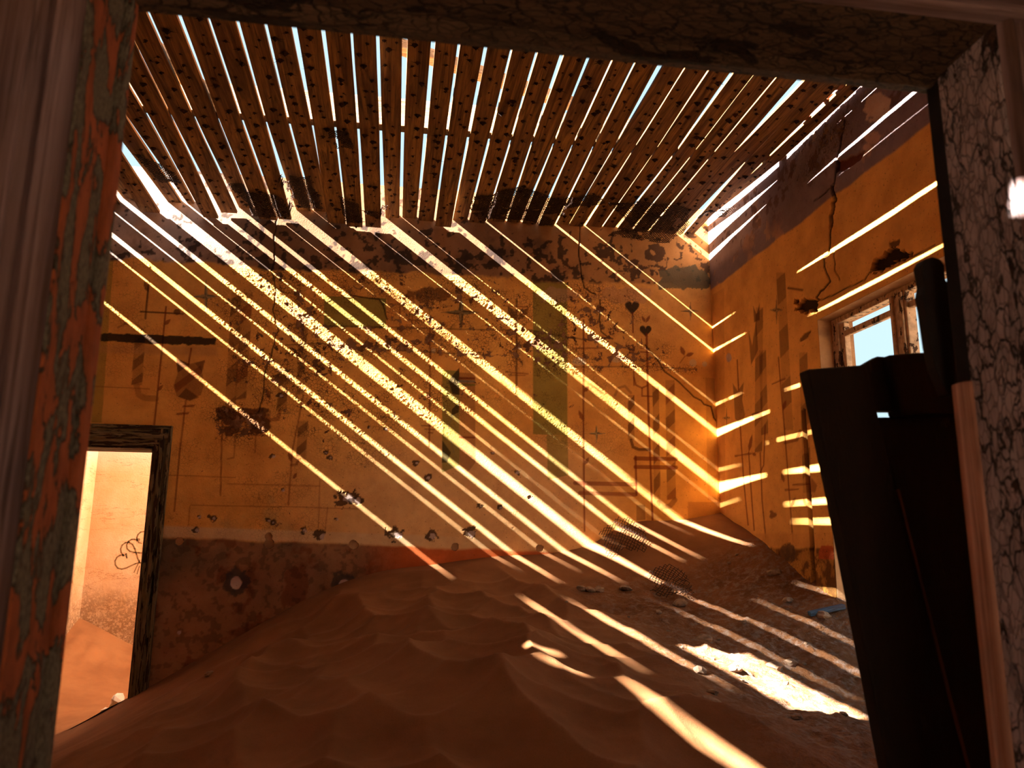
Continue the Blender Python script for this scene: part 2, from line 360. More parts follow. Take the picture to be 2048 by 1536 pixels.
def paint_back(c):
    X, Z = c.P[:, 0], c.P[:, 2]; x, y = c.x, c.y; n = len(X)
    N1 = fbm(X * 2.2, Z * 2.2, 11, 6); N2 = fbm(X * 7, Z * 7, 23, 5); N3 = fbm(X * 1.1, Z * 1.1, 37, 5); N4 = fbm(X * 26, Z * 26, 41, 3)
    c.col[:] = OCHRE * (0.82 + 0.36 * N1)[:, None]
    c.fill(0.35 * sstep(0.45, 0.7, N3), lin(200, 120, 46))
    one = np.ones(n)
    # pale worn plaster low in the middle
    w_ = sstep(820, 975, y + 80 * (N1 - .5)) * sstep(470, 800, x) * sstep(1300, 1120, x); c.fill(0.75 * w_, BEI)
    c.fill(0.45 * sstep(960, 1010, y) * sstep(690, 560, x) * sstep(330, 430, x) * sstep(0.5, 0.62, N1), lin(150, 140, 98))
    # olive fields
    for P_, al in (([(205, 520), (227, 520), (203, 845), (182, 845)], .55), ([(648, 592), (772, 597), (772, 657), (648, 653)], .75),
                   ([(1066, 562), (1134, 566), (1135, 872), (1066, 868)], .75), ([(1093, 870), (1135, 872), (1137, 950), (1096, 960)], .62),
                   ([(885, 740), (919, 742), (919, 930), (884, 945)], .75)):
        c.poly(P_, OLV, al)
    c.poly([(919, 745), (950, 747), (951, 925), (938, 942), (919, 930)], lin(140, 84, 44), .6)
    c.poly([(772, 590), (776, 610), (830, 612), (830, 592)], RED, .4)
    c.poly([(897, 760), (919, 735), (919, 790), (904, 787)], BLK, .8); c.poly([(904, 818), (920, 803), (917, 825), (902, 832)], BLK, .8)
    c.poly([(884, 880), (902, 905), (894, 925), (884, 925)], BLK, .75)
    for yy, cc in ((758, RED), (764, GRY), (771, OLV), (876, RED)): c.poly([(917, yy - 4), (950, yy - 3), (950, yy + 1), (917, yy + 1)], cc, .8)
    c.line([(905, 830), (896, 860), (908, 905)], 1.5, GRY, .6)
    # left group
    c.line([(298, 563), (291, 637)], 4, DRK); c.leaf((297, 585), (288, 562), 9, DRK); c.line([(281, 623), (366, 628)], 3.4, DRK)
    c.blob(354, 624, 7, 6, DRK, .8, rag=0.1)
    c.line([(332, 614), (322, 720), (308, 850)], 4, RED, .75); c.leaf((329, 650), (341, 638), 8, RED); c.leaf((315, 782), (326, 770), 7, RED)
    c.star(412, 593, 28, 33, lin(96, 100, 84), lin(150, 140, 104))
    c.line([(236, 655), (252, 647), (275, 650), (290, 664)], 4, BRN, .5)
    banded(c, 263, 284, 668, 770, 7, BRN, DRK, .62, 40); c.line([(273, 770), (278, 790), (290, 796), (312, 797)], 12, BRN, .45)
    c.poly([(200, 667), (320, 670), (432, 676), (431, 690), (320, 688), (200, 682)], BLK, .93, rag=3)
    c.poly([(200, 690), (432, 694), (436, 712), (200, 706)], lin(190, 140, 90), .45, soft=6)
    t = [(352, 716), (379, 728), (410, 720), (404, 745), (409, 768), (402, 790), (380, 801), (354, 793), (347, 772), (356, 745)]
    c.poly(t, BRN, .6); c.poly([(352, 717), (380, 728), (355, 746)], DRK, .7); c.poly([(348, 770), (402, 730), (405, 745), (352, 785)], RED, .55)
    c.poly([(356, 794), (372, 776), (398, 795), (380, 802)], DRK, .65); c.poly([(390, 726), (410, 720), (404, 745)], DRK, .5)
    c.line([(382, 697), (377, 730)], 3.6, RED); c.line([(372, 800), (360, 900), (349, 1022)], 3.6, RED, .65)
    for yy in (811, 826): c.poly([(354 + (yy == 811) * 12, yy), (379 + (yy == 811) * 12, yy - 2), (376 + (yy == 811) * 12, yy + 3), (352 + (yy == 811) * 12, yy + 4)], RED, .7)
    # broad double ribbon
    banded(c, 449, 470, 585, 830, 14, BRN, DRK, .55, 70); banded(c, 470, 492, 585, 800, 14, BRN, RED, .6, 60, 20)
    c.line([(445, 830), (441, 990)], 3.5, RED, .6); c.line([(471, 868), (468, 915), (455, 918)], 3, RED, .5)
    banded(c, 553, 572, 740, 822, 6, BRN, DRK, .62, 44); c.line([(560, 822), (556, 838), (540, 840), (532, 832)], 8, RED, .55); c.leaf((540, 800), (532, 775), 9, RED)
    banded(c, 592, 607, 620, 790, 10, BRN, DRK, .5, 50); banded(c, 592, 611, 842, 920, 5, BRN, DRK, .62, 40); c.line([(598, 920), (592, 929), (582, 930)], 5, RED, .6)
    c.line([(607, 790), (585, 900), (577, 1010)], 3.4, RED, .6); c.leaf((583, 925), (578, 900), 9, RED); c.leaf((586, 958), (594, 945), 7, RED)
    c.line([(497, 871), (552, 871)], 3, RED, .5); c.line([(512, 866), (510, 905)], 3, RED, .5)
    # middle group
    c.star(922, 625, 40, 38, lin(62, 56, 44), lin(122, 112, 84)); c.line([(922, 583), (922, 576)], 5, RED)
    c.line([(860, 640), (860, 780), (858, 893)], 3.6, RED, .7)
    for yy in (851, 858, 865): c.line([(843 + (yy - 851), yy), (874 - (yy - 851) * .6, yy + 1)], 2.6, RED, .7)
    c.line([(800, 590), (800, 660)], 3, RED, .6); c.line([(815, 640), (843, 642)], 2.6, RED, .6); c.line([(825, 628), (823, 655)], 2.6, RED, .6)
    c.blob(862, 678, 4, 4, RED, .8, rag=0); c.blob(857, 686, 3.5, 3.5, RED, .8, rag=0)
    c.line([(1033, 598), (1033, 792)], 4, DRK, .7); c.leaf((1032, 640), (1015, 612), 13, DRK); c.leaf((1036, 640), (1058, 615), 12, BRN); c.line([(1008, 612), (1056, 614)], 2.6, RED, .6)
    c.line([(1012, 744), (1056, 748)], 3, RED, .6); c.line([(1018, 750), (1050, 751)], 2.5, RED, .6)
    c.line([(1167, 640), (1167, 900), (1169, 1062)], 3.8, RED, .75); c.leaf((1168, 784), (1178, 772), 8, RED); c.leaf((1167, 842), (1157, 820), 8, RED); c.leaf((1169, 930), (1178, 914), 7, RED)
    c.line([(1148, 697), (1212, 696)], 3.4, RED, .6)
    c.star(1193, 867, 18, 20, lin(70, 66, 54), lin(168, 156, 120))
    # hearts and stems on the right
    c.heart(1264, 614, 14.5, BLK); c.heart(1291, 661, 12, BLK)
    c.line([(1265, 625), (1266, 665)], 3, RED, .8); c.line([(1293, 668), (1297, 820), (1305, 1040)], 4, RED, .85); c.line([(1266, 690), (1268, 770)], 3, RED, .7)
    c.leaf((1291, 645), (1283, 632), 6, RED); c.leaf((1292, 645), (1300, 630), 6, RED)
    for yy in (696, 704): c.line([(1281, yy), (1298, yy + 1)], 3, RED, .7)
    c.line([(1268, 755), (1272, 770), (1284, 776), (1295, 771)], 3.4, RED, .7); c.line([(1284, 776), (1284, 792), (1304, 793)], 3, RED, .7)
    banded(c, 1256, 1269, 790, 880, 0, BRN, DRK, .7, 46); c.line([(1262, 880), (1266, 894), (1278, 899), (1299, 899)], 6, DRK, .75); c.line([(1230, 790), (1237, 776), (1250, 772), (1262, 786)], 5, BRN, .5)
    banded(c, 1308, 1321, 772, 1012, -3, BRN, DRK, .62, 58); banded(c, 1334, 1352, 760, 1000, -3, BRN, RED, .6, 52, 10)
    c.line([(1318, 1005), (1326, 1015), (1340, 1012), (1350, 1000)], 10, BRN, .6)
    for yy in (917, 934): c.line([(1271, yy), (1352, yy + 1)], 8, RED, .75)
    c.line([(1271, 913), (1273, 990)], 4, RED, .8)
    for yy, xa in ((966, 1150), (986, 1160)): c.line([(xa, yy), (1271, yy + 3)], 8, lin(140, 66, 36), .7)
    c.poly([(1273, 1010), (1290, 1010), (1291, 1040), (1273, 1041)], DRK, .5)
    c.poly([(1376, 1004), (1440, 1004), (1440, 1034), (1376, 1040)], RED, .35); c.poly([(1411, 755), (1430, 757), (1432, 1000), (1416, 1000)], BRN, .3)
    c.star(1381, 622, 20, 18, lin(56, 48, 36), lin(150, 130, 90))
    c.leaf((1369, 711), (1361, 692), 9, RED); c.leaf((1371, 712), (1388, 706), 8, RED); c.line([(1370, 712), (1360, 726)], 2, RED, .6)
    # incised setting-out lines
    for a, b in (((382, 1010), (560, 1014)), ((560, 1013), (720, 1018)), ((455, 968), (640, 972)), ((330, 950), (470, 955)), ((655, 1015), (650, 1065)), ((380, 1012), (376, 1065)), ((640, 960), (636, 1068)), ((180, 772), (300, 778))):
        c.line([a, b], 2.2, lin(128, 66, 30), .5)
    # band of bare, stained render under the ceiling
    edge = 520 + (x - 250) * 0.047 + 26 * (N2 - .5); up = sstep(4, -4, y - edge)
    upc = np.outer(one, lin(150, 112, 82)) * (0.45 + 0.9 * N1)[:, None]
    k = (sstep(560, 250, x) * 0.9)[:, None]; upc = upc * (1 - k) + lin(196, 172, 162) * (0.65 + 0.7 * N1)[:, None] * k
    k = (sstep(980, 1250, x) * 0.8)[:, None]; upc = upc * (1 - k) + lin(206, 150, 84) * (0.7 + 0.5 * N1)[:, None] * k
    dk = (sstep(0.50, 0.66, N3 + 0.5 * (N2 - .5)) * 0.6)[:, None]; upc = upc * (1 - dk) + lin(70, 50, 44) * dk
    blk = (sstep(0.585, 0.625, N2 * .45 + N4 * .55 + 0.05 * sstep(470, 520, y)) * 0.8)[:, None]; upc = upc * (1 - blk) + lin(40, 30, 30) * blk
    c.col = c.col * (1 - up[:, None]) + upc * up[:, None]; c.peel *= (1 - up); c.rough = np.maximum(c.rough, 0.55 * up)
    c.poly([(1322, 545), (1350, 528), (1400, 535), (1424, 560), (1424, 578), (1320, 575)], lin(86, 84, 64), .85, rag=10)
    # peeling: how ready the paint is to come off, by area
    for (bx, by, rx, ry, a) in ((480, 845, 70, 45, .95), (500, 850, 40, 26, 1.0), (600, 640, 60, 110, .8), (560, 560, 120, 50, .7), (640, 720, 90, 60, .8), (760, 690, 200, 32, .85), (730, 560, 130, 50, .7),
                                (840, 620, 90, 70, .75), (945, 590, 130, 45, .75), (1010, 650, 90, 90, .7), (1080, 700, 120, 60, .85), (1180, 640, 110, 90, .8), (1240, 705, 110, 45, .8), (1330, 690, 70, 40, .6),
                                (900, 680, 160, 70, .65), (560, 720, 140, 120, .7), (650, 820, 160, 90, .6), (470, 620, 80, 90, .55), (800, 800, 170, 90, .55), (900, 790, 110, 70, .5), (700, 900, 160, 60, .4)):
        q = np.exp(-(((x - bx) / rx) ** 2 + ((y - by) / ry) ** 2)); c.peel = np.maximum(c.peel, a * q * (1 - .8 * up))
    c.peel = np.maximum(c.peel, 0.30 * sstep(0.42, 0.62, N3) * sstep(1400, 1200, x) * (1 - up)); c.peel = np.maximum(c.peel, 0.12)
    c.peel *= sstep(1390, 1300, x) * .75 + .25
    # dado: cream line, then dark stained render
    dl = 1072 + (x - 300) * 0.036
    c.fill(0.85 * sstep(-24, -18, y - dl) * sstep(6, -2, y - dl + 6 * (N2 - .5)) * sstep(1150, 700, x), CRM)
    low = sstep(-1, 6, y - dl + 10 * (N2 - .5))
    lc = np.outer(one, lin(150, 110, 80)) * (0.45 + 1.0 * N1)[:, None]
    k = (sstep(0.5, 0.64, N3) * .6)[:, None]; lc = lc * (1 - k) + lin(84, 78, 66) * k
    k = (sstep(0.56, 0.66, N2) * .6)[:, None]; lc = lc * (1 - k) + lin(112, 52, 28) * k
    k = (sstep(.55, .62, N4) * .35)[:, None]; lc = lc * (1 - k) + lin(40, 30, 24) * k
    k = (sstep(700, 830, x) * .85)[:, None]; lc = lc * (1 - k) + lin(196, 96, 44) * k
    c.col = c.col * (1 - low[:, None]) + lc * low[:, None]; c.peel = c.peel * (1 - low) + .15 * low; c.rough = np.maximum(c.rough, .5 * low)
    # knocked-out spots, holes and bare plaster
    for i, (bx, by, r) in enumerate(((398, 1033, 6), (424, 1036, 9), (392, 1060, 9), (536, 1040, 7), (545, 1045, 6), (607, 1060, 9), (673, 1038, 5), (690, 995, 22), (712, 1000, 14), (790, 1068, 18), (860, 1072, 14), (940, 1066, 15),
                                     (640, 1072, 14), (855, 955, 8), (832, 925, 7), (1032, 945, 8), (545, 912, 7), (650, 905, 6), (660, 915, 5), (565, 980, 6), (1000, 1015, 6), (960, 1012, 7), (1060, 995, 5), (985, 905, 4), (738, 855, 5), (770, 858, 6), (560, 790, 8))):
        c.blob(bx, by, r * .9, r * .7, lin(62, 40, 30), .9, dep=.003, rag=1.1, seed=50 + i, fr=.13)
        c.blob(bx + r * .3, by + r * .1, r * .45, r * .35, LIL, .8, rag=.9, seed=80 + i, fr=.16)
    for bx, by, r in ((538, 1087, 10), (707, 1090, 9), (358, 1083, 8), (910, 1094, 7), (1079, 1096, 7), (536, 1073, 7)): c.blob(bx, by, r, r * .95, lin(18, 12, 10), 1, dep=.05, rag=.25)
    for bx, by, r in ((471, 1166, 26), (687, 1168, 24)): c.blob(bx, by, r, r, lin(64, 58, 58), .8, rag=.6); c.blob(bx + 1, by, r * .42, r * .42, LIL, 1, dep=.006, rag=.4)
    c.blob(358, 1265, 5, 5, LIL, 1); c.blob(1158, 722, 13, 9, CRM, .9, rag=.3); c.blob(1386, 726, 7, 7, CRM, .9, rag=.2); c.blob(1409, 728, 5, 5, CRM, .9, rag=.2); c.blob(1234, 720, 11, 5, CRM, .8, rag=.3); c.blob(867, 702, 6, 6, CRM, .9)
    c.blob(862, 590, 40, 16, lin(96, 52, 30), .75, rag=.6); c.blob(1120, 590, 40, 14, lin(190, 150, 116), .6, rag=.6); c.blob(1250, 590, 60, 16, lin(190, 140, 96), .6, rag=.6)
    # the ragged ring of missing paint left of the ribbons, wide horizontal tears
    for bx, by, rx, ry in ((455, 832, 24, 16), (500, 828, 34, 14), (520, 850, 22, 16), (462, 860, 20, 12)): c.blob(bx, by, rx, ry, lin(92, 50, 28), .9, dep=.0015, rag=.7, seed=int(bx))
    for P_ in ([(570, 690), (640, 688), (700, 697), (820, 700), (980, 712)], [(640, 652), (730, 655), (900, 657), (1050, 662)], [(1060, 662), (1120, 672), (1180, 680), (1220, 676)], [(1150, 735), (1300, 733), (1390, 740)]):
        P_ = np.array(P_, float)
        c.line(P_, 16, None, 1.0, peel=.8, soft=14); c.line(P_ + rng.normal(0, 2, P_.shape), 2.4, lin(60, 30, 18), .6, dep=.003, soft=2)
    # cracks
    for P_ in ([(555, 435), (548, 470), (550, 510), (543, 540), (552, 580), (545, 620), (556, 660), (545, 700), (530, 745), (525, 800), (512, 830)], [(1160, 452), (1159, 500), (1162, 545), (1168, 575), (1190, 590)],
               [(1200, 600), (1198, 640), (1205, 662), (1225, 680)], [(1290, 690), (1310, 715), (1330, 745), (1360, 765), (1390, 795), (1420, 815), (1436, 845)], [(700, 590), (760, 600), (775, 640)]):
        P_ = np.array(P_, float); Q = [P_[0]]
        for a, b in zip(P_[:-1], P_[1:]):
            for tt in (.33, .66, 1): Q.append(a + (b - a) * tt + rng.normal(0, 1.4, 2))
        c.line(Q, 2.6, lin(40, 20, 12), .9, dep=.004, soft=1.4)

def paint_right(c):
    Y, Z = c.P[:, 1], c.P[:, 2]; x, y = c.x, c.y; n = len(Y)
    N1 = fbm(Y * 2.2, Z * 2.2, 111, 6); N2 = fbm(Y * 7, Z * 7, 123, 5); N3 = fbm(Y * 1.1, Z * 1.1, 137, 5); N4 = fbm(Y * 24, Z * 24, 141, 3)
    one = np.ones(n)
    c.col[:] = OCHRE * (0.85 + 0.3 * N1)[:, None]; c.peel[:] = .10
    # ribbons
    for (x0, x1, ya, yb, ln, s_) in ((1503, 1518, 615, 905, 2, 60), (1516, 1530, 700, 870, -4, 48), (1562, 1580, 545, 860, -16, 70), (1600, 1616, 705, 985, -8, 64)):
        banded(c, x0 + 6, x1 + 6, ya, yb, ln, BRN, DRK, .5, s_ * 1.5)
    c.poly([(1465, 766), (1475, 782), (1487, 765), (1484, 800), (1490, 830), (1483, 850), (1470, 838), (1468, 800)], DRK, .6)
    c.poly([(1496, 660), (1504, 690), (1512, 640), (1516, 700), (1502, 730)], DRK, .6)
    c.poly([(1506, 612), (1513, 628), (1519, 606), (1519, 640), (1508, 645)], DRK, .7)
    for P_ in ([(1474, 720), (1477, 780)], [(1480, 852), (1487, 960), (1496, 1050)], [(1497, 905), (1502, 980), (1508, 1060)], [(1530, 850), (1527, 930), (1520, 945)], [(1520, 905), (1524, 1000), (1531, 1075)],
               [(1557, 715), (1568, 850), (1580, 1010), (1586, 1085)], [(1612, 950), (1616, 1010)]): c.line(P_, 2.6, RED, .75)
    for a, b in (((1470, 912), (1502, 907)), ((1545, 768), (1570, 757)), ((1570, 980), (1596, 978)), ((1586, 970), (1612, 968))): c.line([a, b], 3, RED, .75)
    c.line([(1600, 862), (1593, 880), (1570, 886)], 6, RED, .6)
    for a, b in (((1497, 905), (1504, 868)), ((1504, 905), (1512, 912)), ((1566, 820), (1572, 800)), ((1568, 965), (1562, 945)), ((1582, 1015), (1590, 995)), ((1614, 1015), (1606, 995))): c.leaf(a, b, 7, RED)
    c.star(1553, 620, 14, 28, lin(62, 54, 40), lin(160, 132, 88)); c.star(1453, 836, 9, 20, lin(62, 54, 40), lin(160, 132, 88))
    c.poly([(1622, 955), (1634, 970), (1630, 985), (1620, 985)], RED, .6)
    c.poly([(1424, 590), (1448, 575), (1450, 1000), (1440, 1000)], BRN, .22)
    # stained upper band, with bounced light painted in by the corner
    eZ = 3.315 + 0.03 * (N2 - .5); up = sstep(-.008, .008, Z - eZ)
    uc = np.outer(one, lin(138, 118, 122)) * (0.55 + 0.8 * N1)[:, None]
    k = (sstep(4.2, 4.7, Y) * sstep(3.42, 3.5, Z) * .8)[:, None]; uc = uc * (1 - k) + lin(190, 166, 158) * (0.8 + .4 * N1)[:, None] * k  # paler by the back corner: bounced sky and sun light put into the colour
    k = (sstep(.53, .60, N2) * sstep(.45, .6, N1) * .8)[:, None]; uc = uc * (1 - k) + lin(188, 146, 120) * k
    k = (sstep(.56, .60, N4 * .5 + N2 * .5) * .7 * sstep(3.35, 3.6, Z))[:, None]; uc = uc * (1 - k) + lin(86, 48, 28) * k
    c.col = c.col * (1 - up[:, None]) + uc * up[:, None]; c.rough = np.maximum(c.rough, .4 * up)
    c.peel = np.maximum(c.peel, .55 * up * np.exp(-((Y - 3.65) / .45) ** 2) * sstep(3.45, 3.6, Z))
    c.blob(1752, 215, 26, 26, lin(206, 174, 150), .9, rag=.4, soft=.05); c.blob(1742, 275, 16, 12, lin(200, 160, 140), .85, rag=.6); c.blob(1733, 295, 9, 8, lin(200, 160, 140), .85, rag=.5)
    c.poly([(1672, 322), (1690, 318), (1730, 300), (1720, 318), (1690, 340), (1672, 345)], lin(104, 44, 20), .9, dep=.02, rag=3)
    # dado
    dZ = 1.47; low = sstep(.012, -.012, Z - dZ + .05 * (N2 - .5))
    lc = np.outer(one, lin(196, 140, 66)) * (0.55 + .8 * N1)[:, None]; k = (sstep(.5, .6, N4 * .5 + N2 * .5) * .8)[:, None]; lc = lc * (1 - k) + lin(92, 56, 28) * k
    c.col = c.col * (1 - low[:, None]) + lc * low[:, None]; c.rough = np.maximum(c.rough, .8 * low); c.peel = np.maximum(c.peel, .3 * low)
    c.fill(.8 * sstep(1.46, 1.48, Z) * sstep(1.56, 1.535, Z), lin(222, 160, 84))
    c.poly([(1638, 1104), (1642, 1092), (1656, 1090), (1668, 1094), (1668, 1120), (1638, 1118)], lin(190, 84, 40), .9)
    # damage
    def crk(P_, wd=3.0, dep=.006):
        P_ = np.array(P_, float); Q = [P_[0]]
        for a, b in zip(P_[:-1], P_[1:]):
            for tt in (.33, .66, 1): Q.append(a + (b - a) * tt + rng.normal(0, 1.2, 2))
        c.line(Q, wd, lin(34, 18, 10), .92, dep=dep, soft=1.4)
    crk([(1690, 240), (1680, 290), (1672, 330), (1666, 372)], 3.4)
    crk([(1664, 372), (1668, 398), (1664, 425), (1661, 455)], 6, .02); crk([(1661, 455), (1659, 505), (1648, 520), (1647, 540), (1660, 562), (1640, 585), (1634, 600)], 3.4)
    crk([(1668, 500), (1668, 540), (1680, 560)], 2); crk([(1640, 600), (1720, 565), (1740, 545), (1800, 522), (1870, 490)], 2.4); crk([(1628, 402), (1650, 385), (1664, 373)], 2)
    c.poly([(1742, 545), (1745, 520), (1765, 508), (1780, 494), (1800, 500), (1825, 508), (1790, 526), (1760, 545)], lin(26, 15, 10), .97, dep=.03, rag=11, rs=.14)
    c.poly([(1776, 485), (1798, 478), (1796, 492), (1780, 497)], lin(60, 32, 18), .85, dep=.006, rag=3)
    c.poly([(1590, 602), (1608, 598), (1636, 600), (1632, 622), (1604, 626), (1592, 616)], lin(26, 15, 10), .95, dep=.03, rag=11, rs=.16)
    c.poly([(1604, 668), (1622, 660), (1616, 675), (1598, 685)], lin(70, 40, 24), .8, dep=.006, rag=4)
    c.line([(1576, 576), (1604, 580)], 4, lin(86, 46, 22), .8, dep=.003)
    c.blob(1457, 715, 6, 9, LIL, .9, dep=.004, rag=.4); c.blob(1512, 831, 10, 6, lin(110, 66, 36), .8, rag=.8); c.blob(1545, 1030, 8, 9, lin(120, 70, 40), .8, rag=.8)
    c.blob(1572, 1108, 16, 20, lin(96, 70, 52), .85, dep=.004, rag=.6)
    c.line([(1607, 822), (1612, 900), (1620, 1020), (1629, 1180), (1632, 1240)], 7, lin(10, 7, 6), .97, dep=.05, soft=1.0)  # narrow wall slot: real groove, with the darkness inside it painted on

def painted_wall(name, axes, u0, u1, z0, z1, step, const, keep_fn, paint_fn, mat, flip):
    nu = int((u1 - u0) / step) + 1; nz = int((z1 - z0) / step) + 1
    U, Zg = np.meshgrid(np.linspace(u0, u1, nu), np.linspace(z0, z1, nz), indexing='ij')
    P = np.zeros((nu, nz, 3)); P[..., axes] = U; P[..., 1 - axes] = const; P[..., 2] = Zg
    cu = (U[:-1, :-1] + U[1:, 1:]) / 2; cz = (Zg[:-1, :-1] + Zg[1:, 1:]) / 2
    me = grid_mesh(name, P, keep_fn(cu, cz), flip)
    c = Canvas(P.reshape(-1, 3)); paint_fn(c)
    set_col(me, 'paint', np.clip(c.col, 0.004, 0.95)); set_f(me, 'peel', c.peel); set_f(me, 'dep', c.dep); set_f(me, 'rough', c.rough)
    me.materials.append(mat); return me

STEP = 0.0058
DX0, DX1, DZ1 = -2.384, -1.484, 2.058           # doorway in the back wall
WY0, WY1, WZ1 = 2.55, 3.81, 2.695               # tall window opening in the right wall
def hull(parts, face_me, name, label, cat):
    """wall = Empty + painted face + masonry body"""
    e = empty(name); tag(e, label, cat, kind='structure')
    f = bpy.data.objects.new('painted_face', face_me); COL.objects.link(f); f.parent = e
    b = MB()
    for p in parts: b.box(*p)
    b.build('masonry_body', M_core, e); return e
me = painted_wall('painted_face', 0, XL - .01, XR + .02, 0.05, ZTOP, STEP, D, lambda u, z: ~((u > DX0) & (u < DX1) & (z < DZ1)), paint_back, M_wall_b, False)
g = 0.012
wall_back = hull([(XL - WT, DX0, D + g, D + WT, 0, ZTOP), (DX1, XR + WT, D + g, D + WT, 0, ZTOP), (DX0, DX1, D + g, D + WT, DZ1, ZTOP)],
                 me, 'wall_back', 'ochre back wall with faded painted flowers, stars and hearts', 'wall')
me = painted_wall('painted_face', 1, 2.2, D + .02, 0.6, ZTOP, .007, XR, lambda u, z: ~((u > WY0) & (u < WY1) & (z < WZ1)), paint_right, M_wall_r, True)
RT = .21
wall_right = hull([(XR + .055, XR + RT, WY1, D + WT, 0, ZTOP), (XR + .055, XR + RT, YF - .3, WY0, 0, ZTOP), (XR + .055, XR + RT, WY0, WY1, WZ1, ZTOP), (XR + .002, XR + .06, WY1 - .0005, WY1 + .03, 0, WZ1 + .03), (XR + .002, XR + .06, WY0, WY1 + .03, WZ1 - .0005, WZ1 + .03)],
                  me, 'wall_right', 'ochre side wall with cracked dark band and tall window', 'wall')
MB().box(XR, XR + .06, YF, 2.21, 0, ZTOP).build('plaster_skin', M_ochre, wall_right)
o = MB().box(XL - WT, XL, YF - .3, D + WT, 0, ZTOP).build('wall_left', M_ochre); tag(o, 'plain plaster wall left of the room, out of view', 'wall', kind='structure')
FX0, FX1, FZ1, FY0 = -0.345, 0.765, 2.165, 0.827
o = MB().box(XL - WT, FX0 - .05, FY0 + .005, YF, 0, ZTOP).box(FX1 + .05, XR + WT, FY0 + .005, YF, 0, ZTOP).box(FX0 - .05, FX1 + .05, FY0 + .005, YF, FZ1 + .05, ZTOP).build('wall_front', M_rear)
tag(o, 'plaster wall around the near doorway one looks through', 'wall', kind='structure')
MB().box(XL, FX0 - .05, YF, YF + .006, 0, ZTOP).box(FX1 + .05, XR, YF, YF + .006, 0, ZTOP).box(FX0 - .05, FX1 + .05, YF, YF + .006, FZ1 + .05, ZTOP).build('plaster_skin', M_ochre, o)
o = MB().box(-40, 40, -40, 40, -.2, 0).build('floor', M_ground); tag(o, 'desert ground and floor under the drifted sand', 'floor', kind='structure')

# room beyond the doorway
t = NT('peach_side_room_plaster', .95); v = t.coord('Object')
zc = t.node('ShaderNodeSeparateXYZ'); t.L.new(v, zc.inputs[0])
base = t.mix(t.rng(t.noise(v, 3, 7, .65), .3, .7), lin(200, 170, 138), lin(190, 150, 108))
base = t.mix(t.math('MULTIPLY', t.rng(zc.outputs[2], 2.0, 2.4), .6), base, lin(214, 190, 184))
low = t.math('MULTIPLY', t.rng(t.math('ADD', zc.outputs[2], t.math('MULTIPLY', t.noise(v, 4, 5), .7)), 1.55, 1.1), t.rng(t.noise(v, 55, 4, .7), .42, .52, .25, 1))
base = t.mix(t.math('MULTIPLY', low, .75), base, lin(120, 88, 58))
ck = t.rng(t.math('ABSOLUTE', t.math('SUBTRACT', t.noise(t.coord('Object', (.5, .5, 3)), 2.2, 6, .6), .5)), .0, .006, 1, 0)
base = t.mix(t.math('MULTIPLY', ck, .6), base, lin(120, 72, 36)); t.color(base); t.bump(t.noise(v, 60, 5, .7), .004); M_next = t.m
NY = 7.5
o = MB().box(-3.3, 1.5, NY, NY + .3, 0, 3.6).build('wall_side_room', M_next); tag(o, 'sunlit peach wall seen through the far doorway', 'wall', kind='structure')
o = MB().box(-2.91, -2.61, D + WT, NY, 0, 3.15).build('wall_side_room_left', M_next); tag(o, 'bright cream wall at the left of the far doorway', 'wall', kind='structure')
o = MB().box(-.75, -.45, D + WT, NY, 0, 3.4).build('wall_side_room_right', M_next); tag(o, 'hidden side room wall set close to bounce sunlight', 'wall', kind='structure')  # unseen wall, placed near so its sunny face brightens the side room
# scrawl of two petals on that wall
M_scrawl = mat_flat('brown_scrawl', (0.26, 0.15, 0.07), .95, 0, .3)
gr = empty('graffiti', tuple(atY(262, 1110, NY))); tag(gr, 'brown scrawled flower with digits 2 and 4 on the far room wall', 'graffiti')
def scr(pix, r=.006):
    pts = [Vector(atY(a, b, NY - .0005)) - gr.location for a, b in pix]; mb = MB()
    for a, b in zip(pts[:-1], pts[1:]):
        e = (b - a).normalized() * r * .6; mb.bar(a - e, b + e, r * 2, .002, (0, 1, 0))
    mb.build('stroke', M_scrawl, gr)
tt = np.linspace(0, 2 * np.pi, 28)
def petal(cx, cy, s_, rot, a0, a1):
    out = []
    for q in np.linspace(a0, a1, 26):
        px_ = s_ * np.sin(q) ** 3 * 1.05; py_ = -s_ * (0.81 * np.cos(q) - 0.31 * np.cos(2 * q) - 0.12 * np.cos(3 * q) - 0.06 * np.cos(4 * q))
        out.append((cx + px_ * math.cos(rot) - py_ * math.sin(rot), cy + px_ * math.sin(rot) + py_ * math.cos(rot)))
    return out
scr(petal(255, 1114, 27, -1.15, 0, 2 * np.pi)); scr(petal(280, 1088, 25, .35 - 1.0, 0, 2 * np.pi))
scr([(247, 1112), (253, 1107), (254, 1116), (251, 1108)], .004); scr([(273, 1078), (279, 1078), (277, 1085), (284, 1087)], .004)
scr([(268, 1145), (275, 1130), (280, 1120)], .004); scr([(274, 1148), (279, 1132)], .004)

# passage the camera stands in
o = MB().box(-1.9, -1.7, -2.6, FY0, 0, 3.1).build('wall_passage_left', M_rear); tag(o, 'passage wall to the left of the camera', 'wall', kind='structure')
o = MB().box(2.2, 2.4, -2.6, FY0, 0, 3.1).build('wall_passage_right', M_rear); tag(o, 'passage wall to the right of the camera', 'wall', kind='structure')
PO = (-0.9, 0.0, 2.0)  # doorway added unseen behind the camera, sized to light the near frame
o = MB().box(-1.9, PO[0], -2.8, -2.6, 0, 3.1).box(PO[1], 2.4, -2.8, -2.6, 0, 3.1).box(PO[0], PO[1], -2.8, -2.6, PO[2], 3.1).build('wall_passage_rear', M_rear); tag(o, 'unseen passage wall with a doorway added for light', 'wall', kind='structure')
